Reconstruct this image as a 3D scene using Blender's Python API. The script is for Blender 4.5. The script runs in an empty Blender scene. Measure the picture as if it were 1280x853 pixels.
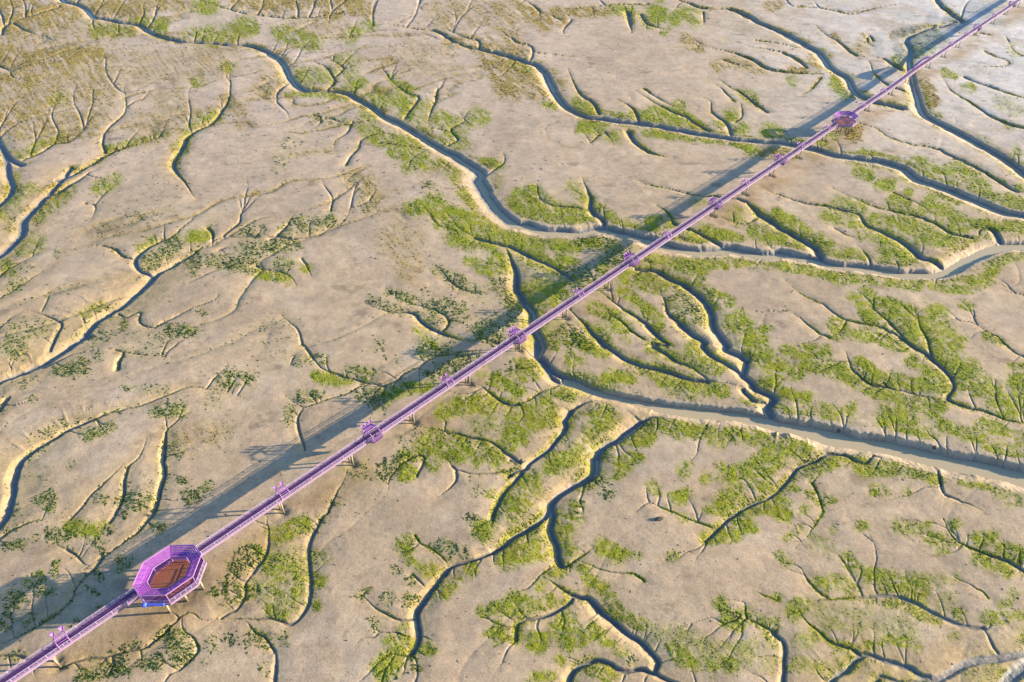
SUN_STRENGTH, SKY_STRENGTH, EXPOSURE = 5.0, 0.118, 1.6
# ---------------------------------------------------------------- traced drainage network
# tile origin + scale of the survey sheets the channels were read off; widths are sheet pixels of the photograph
TILE = {'A1': (0, 0), 'A2': (320, 0), 'A3': (640, 0), 'A4': (950, 0), 'B1': (0, 210), 'B2': (320, 210), 'B3': (640, 210), 'B4': (950, 210),
        'C1': (0, 420), 'C2': (320, 420), 'C3': (640, 420), 'C4': (950, 420), 'D1': (0, 633), 'D2': (320, 633), 'D3': (640, 633), 'D4': (950, 633)}
# each line: width_start width_end depth_factor shoulder_factor : tile x,y x,y ... (a new tile name switches sheet)
CREEKS = '''
7 8 1 1 : A1 220,-120 290,-40 310,0 400,30 450,75 520,95 600,110 670,120 720,150 770,175 840,190 940,205 1050,210 1150,215 1220,225 1280,245 A2 60,255 110,285
8 10 1 1 : A2 60,255 110,285 140,330 165,380 200,415 250,437 330,443 420,448 480,475 560,515 630,565 700,600
10 18 1 1 : A2 630,565 700,600 780,645 850,685 920,725 980,765 1040,805 1085,840 B2 1075,50 1110,110
18 24 1.0 1 : B2 1075,50 1110,110 1150,170 1200,225 1270,275 B3 60,272 130,295 220,305 330,305 420,290 500,300 580,320 660,345 720,370
24 20 1.0 1 : B3 660,345 720,370 800,385 900,395 1020,395 1130,402 1280,415 B4 100,405 200,425 300,445 400,465 500,480 620,495
20 26 1.05 1 : B4 500,480 620,495 740,505 850,505 930,490 980,460 1040,425 1120,395 1200,380 1280,375 1400,372 1600,350
4 4 1 1 : A1 940,-60 975,0 1050,25 1110,45 1180,62 1280,75 A2 120,85 250,85 330,75 420,60
4 3 1 1 : A1 10,165 20,130 60,110 110,140 170,165 230,175
5 4 .8 1 : A1 -80,300 0,320 50,340 100,345
4 4 .8 1 : A1 60,110 110,90 200,60 290,30
3 6 1 1.3 : A1 1115,330 1115,400 1112,470 1080,530 1040,585 980,620 915,660 895,700 860,760
6 3 1 1.3 : A1 895,700 860,760 845,800 870,853 B1 870,40 905,85 935,130 960,150
3 2 1 1 : A1 1112,470 1060,470
3 2 1 1 : A1 845,800 800,800
2 4 1 1.2 : A1 600,410 610,500 600,555 540,605 505,650 500,700 515,740
4 6 .7 1.4 : A1 800,660 700,690 600,715 510,755 440,800 340,850 B1 270,60
7 12 .55 1.9 : B1 345,0 320,40 280,75 230,125 185,170 140,215 110,255
12 14 .5 1.9 : B1 140,215 110,255 105,290 90,330 40,380 0,415 -80,460
4 8 .8 1.2 : B1 480,0 410,40 340,80 280,120 230,125
6 8 .9 1 : A1 -60,660 0,700 30,740 70,780 110,800
4 2 1 1 : A1 110,775 200,740 260,700 330,690 390,640 430,590 470,550
8 10 .5 1.6 : A1 -20,660 10,720 B1 50,50 60,90 30,150 -10,185 -80,220
5 8 .9 2 : B1 1030,380 980,385 920,425 860,460 800,490 750,520 700,570
10 10 .85 2.4 : B1 750,520 700,570 640,620 580,670 520,705 470,735 430,780 390,815 330,853
11 14 .85 2.2 : C1 430,0 380,20 310,65 230,115 150,150 80,180 0,215 -90,260
4 5 .8 1 : B1 1030,380 1030,320 1010,290
3 4 .8 1 : B1 1210,185 1165,225 1165,260 1130,290 1085,330
3 6 .9 1 : B1 935,245 930,255 880,295 830,335 760,365 700,400 660,440 665,485 700,505 740,520
4 4 1 1 : B1 440,370 500,375 560,395 600,430 640,440
4 3 1 1 : B1 570,700 600,720 650,700 680,700 675,745 740,770 820,735 900,695 980,660 1040,640 1060,615
3 5 1 1.2 : B1 130,685 200,705 270,735 300,755 280,790 255,840 240,880
4 3 .7 1 : B1 -80,830 0,770 60,720 130,680
4 3 .6 1.3 : B1 -70,680 0,630 80,580 160,530 220,490
5 3 .7 1.4 : B1 -60,560 0,520 50,480 130,440 200,400
3 2 1 1 : B1 410,170 460,180 455,215 435,250
7 5 .5 1.5 : B2 0,330 -80,330 -180,340 -240,380
3 2 1 1 : B1 1060,400 1110,380
3 2 .8 1 : B1 200,690 240,610 250,590
5 3 .9 1 : B2 70,345 100,330 130,305 160,265 180,235
5 4 .55 1.4 : B2 90,330 200,340 300,325 360,290 430,255 460,190
3 2 .9 1 : B2 360,210 375,160 410,120
5 4 .5 1.4 : B2 0,470 30,490 110,500 170,530 200,575
4 2 .6 1.2 : B2 220,440 250,480 270,530
8 6 .7 1.5 : C1 -80,420 0,350 40,300
3 6 .7 1.5 : C1 1180,300 1100,270 1000,255 920,250 800,290 700,330 600,355 520,375 440,410 360,440
6 9 .8 2 : C1 440,410 360,440 280,485 200,530 140,575 90,620 70,690
9 11 .8 2 : C1 90,620 70,690 60,760 40,853 D1 40,0 20,60 -40,140
3 6 1 1.4 : C1 850,420 810,460 800,530 795,600
6 5 1 1.4 : C1 800,530 795,600 800,660 780,740 750,853 D1 720,60 680,110 620,160 560,205 500,245 455,300
5 4 .9 1.2 : D1 500,245 455,300 400,350 365,400 350,440 310,490 260,530 190,575 110,620 40,650 -60,690
3 7 .6 1.5 : C1 710,500 680,580 620,640 605,700 600,770 560,853 530,900
3 5 .6 1.5 : C1 600,620 520,700 450,760 400,820 370,853 340,890
4 2 .9 1 : C1 200,150 270,120 330,90 400,75 490,60 560,65
3 5 1 1 : C1 560,65 600,85 580,120 575,160
2.5 2 1 1 : C1 560,70 640,85 720,95 830,105
3 3 1 1 : A2 280,300 340,325 370,370 385,395 350,435
3 3 1 1 : A2 350,285 400,310 425,335 390,370
2 4 1 1 : A2 620,360 700,430 750,460 790,470 770,510 740,545 725,575
3.5 3 1 1 : A2 880,430 870,490 845,550 840,610
3 4 1 1 : A2 990,545 1010,590 950,620 960,650 980,675 930,705
3 3 1 1 : A2 1200,740 1205,780 1160,820 1110,855
2.5 2 1 1 : A2 850,620 940,635
4 3 .8 1 : A2 160,400 110,440 100,480 110,510
3 2 1 1 : A2 280,560 360,575 420,595 470,610
4 3 .9 1 : A2 440,800 460,760 500,710 510,680 560,655 640,645 670,665
3 2 1 1 : A2 470,590 440,640 385,680 380,720
3 2 1 1 : A2 600,690 760,710 860,740 900,745
3 2 1 1 : A2 330,185 440,180 520,160 570,120
2 5 1 1 : A2 600,115 700,125 800,140 860,145 910,165 960,200
5 7 1 1 : A2 910,165 960,200 1020,225 1080,235 1150,250 1280,285
3 3 1 1 : A2 900,130 950,155 1020,180 1085,200 1085,235
2 2 1 1 : A2 800,160 880,185
7 10 1 1 : A2 1150,250 1280,285 A3 60,295 110,310 150,340 180,385 205,430
10 11 1 1 : A3 180,385 205,430 240,480 290,530 350,560 440,572 540,585 640,600
10 14 1 1 : A3 540,585 640,600 760,620 880,640 1000,660 1120,670 1280,690 A4 100,690 200,705
14 16 1 1 : A4 100,690 200,705 300,725 380,745 480,765 580,780 690,812 B4 760,45 880,85
15 18 1 1 : B4 760,45 880,85 1000,130 1130,185 1280,230 1500,300
3 3 1 1 : A3 -40,185 0,200 60,215 100,230 100,270 90,290
2.5 2 1 1 : A3 100,250 200,265 320,272
2 5 1 1 : A3 270,330 300,400 340,460 400,500 425,550
6 3 .9 1 : A3 565,60 575,110 580,160
3 2 1 1 : A3 290,95 250,140 250,165
3 3 1 1 : A3 60,0 110,30 140,60
3 3 1 1 : A3 150,30 250,40 400,30 520,20 660,20
3 3 1 1 : A3 190,70 230,95
4 3 .9 1 : A3 630,70 650,110 700,130 760,150
3 2 1 1 : A3 930,60 930,120
5 6 1 1 : A3 760,-40 810,0 870,20 930,40 1020,42 1090,52 1150,80
6 9 1 1 : A3 1090,52 1150,80 1200,110 1280,140 A4 130,165 190,200
9 9 1 1 : A4 130,165 190,200 250,230 300,265 330,310 380,350 430,380 455,430 490,460 540,480 610,500 700,525
7 12 1 1 : A4 725,290 730,330 745,380 755,440 770,500 800,550
12 14 1 1 : A4 770,500 800,550 870,590 960,635 1060,690 1150,740 1240,800 1290,845 1380,900
6 6 .9 1 : A4 860,-40 870,10 920,60 985,105 930,110 870,130
6 7 .9 1 : A4 870,130 850,125 780,150 720,180 710,200 735,240 725,290
2 6 1 1 : A4 540,270 600,285 650,310 690,335 730,345
4 4 .8 1 : A4 530,300 560,360 620,410 700,440
3 4 .8 1 : A4 270,120 310,160 380,200 440,250 470,270
4 3 .8 1 : A4 200,30 300,40 380,55 450,65 560,40 680,20
3 2 .7 1 : A4 550,200 530,170 520,200 560,230
3 4 1 1 : A3 1150,225 1280,245 A4 100,250 170,280 230,325
2 5 1 1 : A3 890,195 960,230 1040,245 1110,265 1170,290 1230,325 1280,340
5 4 1 1 : A3 1230,325 1280,340 A4 80,340 150,350 320,355 360,350
2.5 2 1 1 : A4 -20,195 100,210 200,235 260,245
3 2 .7 1 : A4 300,375 240,440 200,460
3 2 1 1 : A3 1030,290 1100,315 1160,318
2 2 1 1 : A3 1180,190 1280,205
3 5 .9 1 : A3 1000,385 1060,420 1120,455 1180,500 1240,540
3 3 .9 1 : A3 990,410 1040,450 1080,490
3 5 1 1 : A3 930,470 965,490 970,540 1010,570 1050,600 1065,650
3 3 .8 1 : A3 1110,500 1115,560 1080,590
3 2 1 1 : A3 640,430 700,470 780,510 860,515
3 5 1 1 : A3 600,440 680,490 760,530 840,560 900,600 960,630
2 4 1 1 : A3 510,480 570,515 600,540 620,590
3 2 1 1 : A3 450,640 480,670
6 3 1 1 : A3 570,635 590,670 620,705 670,740 730,755 790,765
3 5 1 1.2 : A4 470,590 560,620 620,660 700,690 780,705 860,720 930,755 1000,785 1080,825 1120,853 1250,930
3 6 .9 1 : A4 880,370 920,430 980,470 1060,520 1150,575 1280,620 1400,650
3 3 .6 1 : A4 1210,200 1220,230 1250,260 1280,270 1400,300
3 2 .6 1 : A4 1090,250 1150,275 1210,300 1180,320 1100,320 1040,320
5 4 .7 1 : A4 990,370 1060,400 1150,430 1260,470 1350,490
2 7 1 1 : B3 340,40 350,70 370,110 390,150 385,190 410,225
7 6 1 1 : B3 385,190 410,225 450,260 430,300
4 4 1 1 : B3 120,80 140,150 200,180 290,190 370,200
3 5 1 1 : B3 610,60 700,90 780,105 880,130 960,135 1080,150 1130,160
5 8 1 1 : B3 1080,150 1130,160 1180,195 1220,235 1280,270 B4 60,245
8 9 1 1 : B4 0,220 60,245 110,290 170,325 230,355 280,385 300,430
3 5 1 1 : B3 700,180 760,220 790,270 820,280 860,295
5 6 1 1 : B3 820,280 860,295 920,325 980,350 1020,375
2.5 2.5 1 1 : B3 1010,240 1080,265 1140,270 1190,245
2 5 1 1 : B3 1200,90 1280,130 B4 80,125 170,155 260,175 340,185 420,205
5 8 1.1 1 : B4 340,185 420,205 480,225 520,275 590,300 650,330 710,360 760,400 790,430 830,440 870,460 895,480
3 5 1 1 : B4 350,95 420,130 500,165 580,195 680,215 780,240 860,270 920,310 1030,335
3 2 1 1 : B4 650,120 720,150 800,190 815,225
2 4 1 1 : B4 480,375 510,410 535,445 545,470
2.5 2 1 1 : B4 360,290 420,320 490,340
4 7 1.1 .6 : B4 1050,340 1060,330 1075,295 1130,300 1160,330 1180,370 1180,385
2 4 1 1 : B4 120,545 180,595 240,630 310,660 360,700 420,735 500,755
4 6 1 1 : B4 420,735 500,755 580,770 640,795 700,830 C4 680,0 740,45 810,85 860,130
6 5 1 1 : C4 810,85 860,130 910,175 935,210 945,245 920,285 910,305 960,330 1040,350 1110,370 1180,400 1240,415 1400,430
2 4 1 1 : B4 115,680 180,715 240,760 290,800 340,820
3 4 1 1 : B4 530,645 560,690 620,740 660,780 710,830
3 5 1 1 : B4 765,695 775,760 815,830 C4 825,50 840,100
2 2 1 1 : B4 345,820 400,780 420,740
2 4 1 1 : B4 1030,740 1090,785 1150,815 1190,853 C4 1200,45 1260,90 1380,130
2 2 1 1 : B4 1190,595 1280,615
3 5 1 1 : C4 415,75 430,120 450,165 490,200 550,235 620,245
4 3 1 1 : C4 600,225 640,255 700,265 780,290 860,300 900,300
7 9 1 1 : B3 600,490 680,495 750,525 830,560 900,605 950,655 975,710
9 10 1 1 : B3 950,655 975,710 990,770 1030,830 1050,853 C3 1040,55 1100,85 1145,110
9 9 1 1 : C3 1100,85 1145,110 1140,150 1130,190 1170,225 1185,250 1220,270 1280,300 C4 40,350 90,400
7 6 1 1 : C3 1125,255 1140,275 1180,310 1230,320 1275,380
3 8 1 1 : B3 720,610 740,640 760,700 820,750 880,800
8 7 1 1 : B3 820,750 880,800 940,840 C3 930,40 970,90 1040,130 1100,170 1125,200
3 6 1 1 : B3 400,570 430,600 480,640 540,680 600,720 660,760 720,820
6 5 1 1 : B3 660,760 720,820 760,853 C3 680,40 740,80 800,120 870,150 930,190 960,215 1040,225 1100,240 1130,260
3 3 1 1 : B3 450,690 520,735 580,790 640,830
5 8 1 1 : B3 285,690 340,740 390,790 440,840 C3 460,45
7 8 1 1 : B3 440,840 C3 460,45 530,90 600,130 680,150 760,170 840,195 900,210 950,215
5 10 1 1 : B2 1200,372 1220,400 1250,460 1270,520 1265,590
10 13 1 1 : B2 1270,520 1265,590 B3 35,600 60,640 100,690 110,750 130,800 150,853 C3 125,80
12 14 1 1 : C3 120,20 125,80 165,130 210,170 270,195 330,215 400,255
4 6 1 1 : C3 20,40 60,60 130,110 170,160
6 10 1.2 1 : C3 130,110 170,160 220,210 300,225
14 20 1.3 .8 : C3 260,200 330,225 420,258 500,280 600,305 700,325 780,340
20 24 1.25 .8 : C3 700,325 780,340 880,352 1000,365 1100,378 1200,395 1280,415
22 32 1.3 .7 : C3 1200,395 1280,410 C4 120,428 250,452 400,482
32 38 1.3 .6 : C4 250,452 400,482 600,522 800,567 1000,607 1280,668 1600,740
6 6 1 1 : B2 1060,335 1140,355 1200,375 B3 0,380 80,420 160,460 240,500 300,540
4 6 1 1 : B2 530,655 580,680 650,695 720,695 770,705 800,740 850,775
6 5 1 1 : B2 800,740 850,775 900,800 960,820 1020,835 1060,845
4 4 .9 1 : C2 960,0 1050,20 1100,10 1180,40
3 3.5 1 1 : B2 630,585 690,630 770,660 850,680 910,710 935,745 910,790
3 3 1 1 : B2 880,500 940,550 1000,585 1060,605
2 4 1 1 : B2 115,705 160,745 205,785 225,853 C2 240,50 280,110
4 4 1 1 : C2 240,50 280,110 320,155 390,185 460,205 530,225 590,235 630,245
5 4 .7 1 : C2 610,240 680,215 720,180 790,150 840,110 920,90 1000,75 1100,60 1150,50
3 3 1 1 : C2 140,290 190,325 230,345 300,325 370,300 450,275 500,245 560,230
4 4 1 1 : C2 230,345 205,400 210,460 230,520 235,550
2 2 1 1 : C2 165,135 185,100
5 6 .9 1.2 : C2 1070,235 1090,240 1140,280 1180,310 1230,330 1280,330
4 4 1 1 : C3 0,335 60,320 110,290 150,265 200,250 235,225
5 5 .7 1.2 : C2 750,430 860,450 960,470 1050,490 1130,510 1180,540
5 6 .8 1.2 : C2 1130,510 1180,540 1220,570 1280,610 C3 40,605
3 4 .7 1 : C2 880,570 930,600 960,640 1040,665 1130,665 1240,650
5 4 1 1 : C3 -10,600 40,610 80,600
4 4 .8 1 : C2 640,740 650,690 700,630 750,590 790,575 820,590 800,640 780,680
4 3 .9 1 : C2 950,630 970,650 970,700 920,750 880,780
6 6 1 1 : C2 1290,660 1230,730 1190,780 1160,853 1150,890
3 6 .8 1 : C2 440,640 430,690 390,760 350,853 D2 330,40 290,110 265,160
6 6 .9 1.2 : D2 290,110 265,160 255,210 262,300 270,380 260,450 230,510 200,550 160,568
6 4 .8 1 : D2 200,550 160,568 110,550 60,540 0,545 D1 1180,545 1070,540
3 8 1 1.3 : C3 450,308 390,312 340,325 290,360 260,410
8 6 1 1.3 : C3 290,360 260,410 270,430 210,510 150,570 90,610 70,640 20,650 -20,680
2 2 1 .5 : C3 390,310 450,310 510,295
3 12 1 1.2 : C3 760,345 730,375 680,390 630,410 570,460
12 12 1 1.2 : C3 630,410 570,460 520,500 450,530 415,590 410,640
12 10 1 1.2 : C3 415,590 410,640 380,680 300,720 240,760 195,810 D3 195,10
10 9 1 1.2 : D3 195,-10 180,20 130,70 70,115 0,155 D2 1220,180 1150,220
6 9 1 1.2 : D2 1220,180 1150,220 1080,250 1000,270 950,285 920,320 880,370 830,440 780,510
9 8 1 1.2 : D2 830,440 780,510 785,560 795,620 780,680 750,715
6 3 1 1 : D2 780,680 750,715 700,720 640,710
10 9 1 1.2 : D3 195,-10 205,30 195,110 215,170 225,240 240,290
6 3 1 1 : D3 225,240 240,290 275,285 310,260 350,235 390,200
3 3 1 1 : D3 310,260 380,285 450,310 520,325 590,325 640,360
4 2 .8 1 : D3 230,290 200,290 150,325 100,355
5 4 1 1 : D2 780,540 730,550 690,550 640,525 590,500 550,465 520,430
3 3 1 1 : D2 940,290 910,250 860,210 800,180 770,140
3 3 1 1 : D2 830,400 790,360 760,330
3 3 1 1 : D2 780,635 720,625 680,610 600,610
2 9 1 1.2 : D3 150,340 230,390 300,430 380,450 430,500
9 8 1 1.2 : D3 380,450 430,500 500,560 560,610 620,650 670,700
8 6 1 1.2 : D3 620,650 670,700 710,750 700,800 740,835 790,853 900,900
7 6 .8 1.2 : D3 295,445 285,465 230,500 150,535 60,550 30,590 20,650
8 7 1 1 : D3 250,950 280,853 300,800 340,765 410,745 470,760 530,795 620,790 690,805
3 3.5 1 1 : D3 710,0 770,20 830,50 900,75 960,95 1000,105
6 6 1 1 : D3 940,170 960,150 1000,110 1040,70 1100,30 1140,0 C4 60,775
6 6 1 1.2 : D3 1140,0 C4 60,775 110,730 170,660 200,630 280,600 330,570 410,575
6 4 1 1 : C4 330,570 410,575 460,600 520,615 550,580 600,595 640,590 680,605 690,590
3 6 1 1 : D3 1100,520 1150,545 1220,580 1280,615 D4 60,610 100,640
6 7 1 1 : D4 60,610 100,640 125,680 120,760 118,853 118,950
3 7 1 1 : D4 190,500 220,550 280,600 340,650 400,675 450,690 490,715
3 4 1 1 : D4 200,295 230,350 270,395 330,440
3 8 .6 1.3 : D4 260,455 400,445 500,435 600,430 690,440 780,475
8 7 .6 1.3 : D4 690,440 780,475 860,520 930,555 1000,575 1090,590
3 3 1 1 : D4 460,350 490,400 500,430
9 9 .6 1.5 : D4 250,950 340,853 380,810 430,790 470,740 510,715
7 10 .6 1.5 : D4 470,740 510,715 580,735 640,750 700,775 740,785 780,815 830,828
10 13 .5 1.7 : D4 780,815 830,828 880,825 950,790 1040,750 1150,735 1280,705 1420,660
9 9 .5 1.3 : D4 560,920 570,853 585,825 640,840 700,853 770,850 830,830
18 20 .45 1.3 : D4 1150,950 1200,853 1240,810 1280,770 1380,700
4 4 1 1 : D4 1090,590 1120,640 1145,690 1165,715 1170,735
4 7 1 1 : D4 890,60 905,95 940,150 1000,190 1080,220 1160,250 1230,275 1280,310 1400,360
2.5 2.5 1 1 : D4 1030,390 1080,410 1110,440
6 5 .8 1 : C4 860,615 870,680 880,730 900,770 950,790
5 3 .6 1.2 : C4 900,770 950,790 1050,830 D4 1080,20
3 2 .8 1 : C4 250,710 280,760 300,830 D4 300,40 230,140 180,190
5 6 .7 1.6 : D1 1280,270 1230,320 1190,370 1185,430 1150,490 1070,540
4 5 .9 1.4 : D1 1070,540 980,550 940,520 890,525 820,590 740,660 680,690 600,705 500,730 420,735 340,760 290,780
4 4 1 1 : D1 880,545 880,560 890,600 940,640 960,690 930,740 870,790
4 5 .9 1 : D1 1190,550 1200,560 1240,610 1280,630 D2 50,640 90,700
5 6 .9 1 : D2 50,640 90,700 100,760 90,853 80,920
4 7 .6 1.5 : D2 50,50 60,120 58,200 40,240 0,300 D1 1230,320
5 3 .7 1.3 : D1 320,205 370,240 410,280 440,295
6 3 .7 1.3 : D1 -60,180 0,150 60,110 170,70 260,60
5 7 .8 1.2 : D1 -60,700 0,720 80,725 130,745
2 3 .9 1 : C3 660,805 720,830 770,853
2 2 1 1 : D3 1180,410 1220,430 1290,455
3 2 1 1 : A3 380,690 440,640
3 3 .8 1 : A4 950,150 1000,170 1060,160 1120,170
'''
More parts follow.
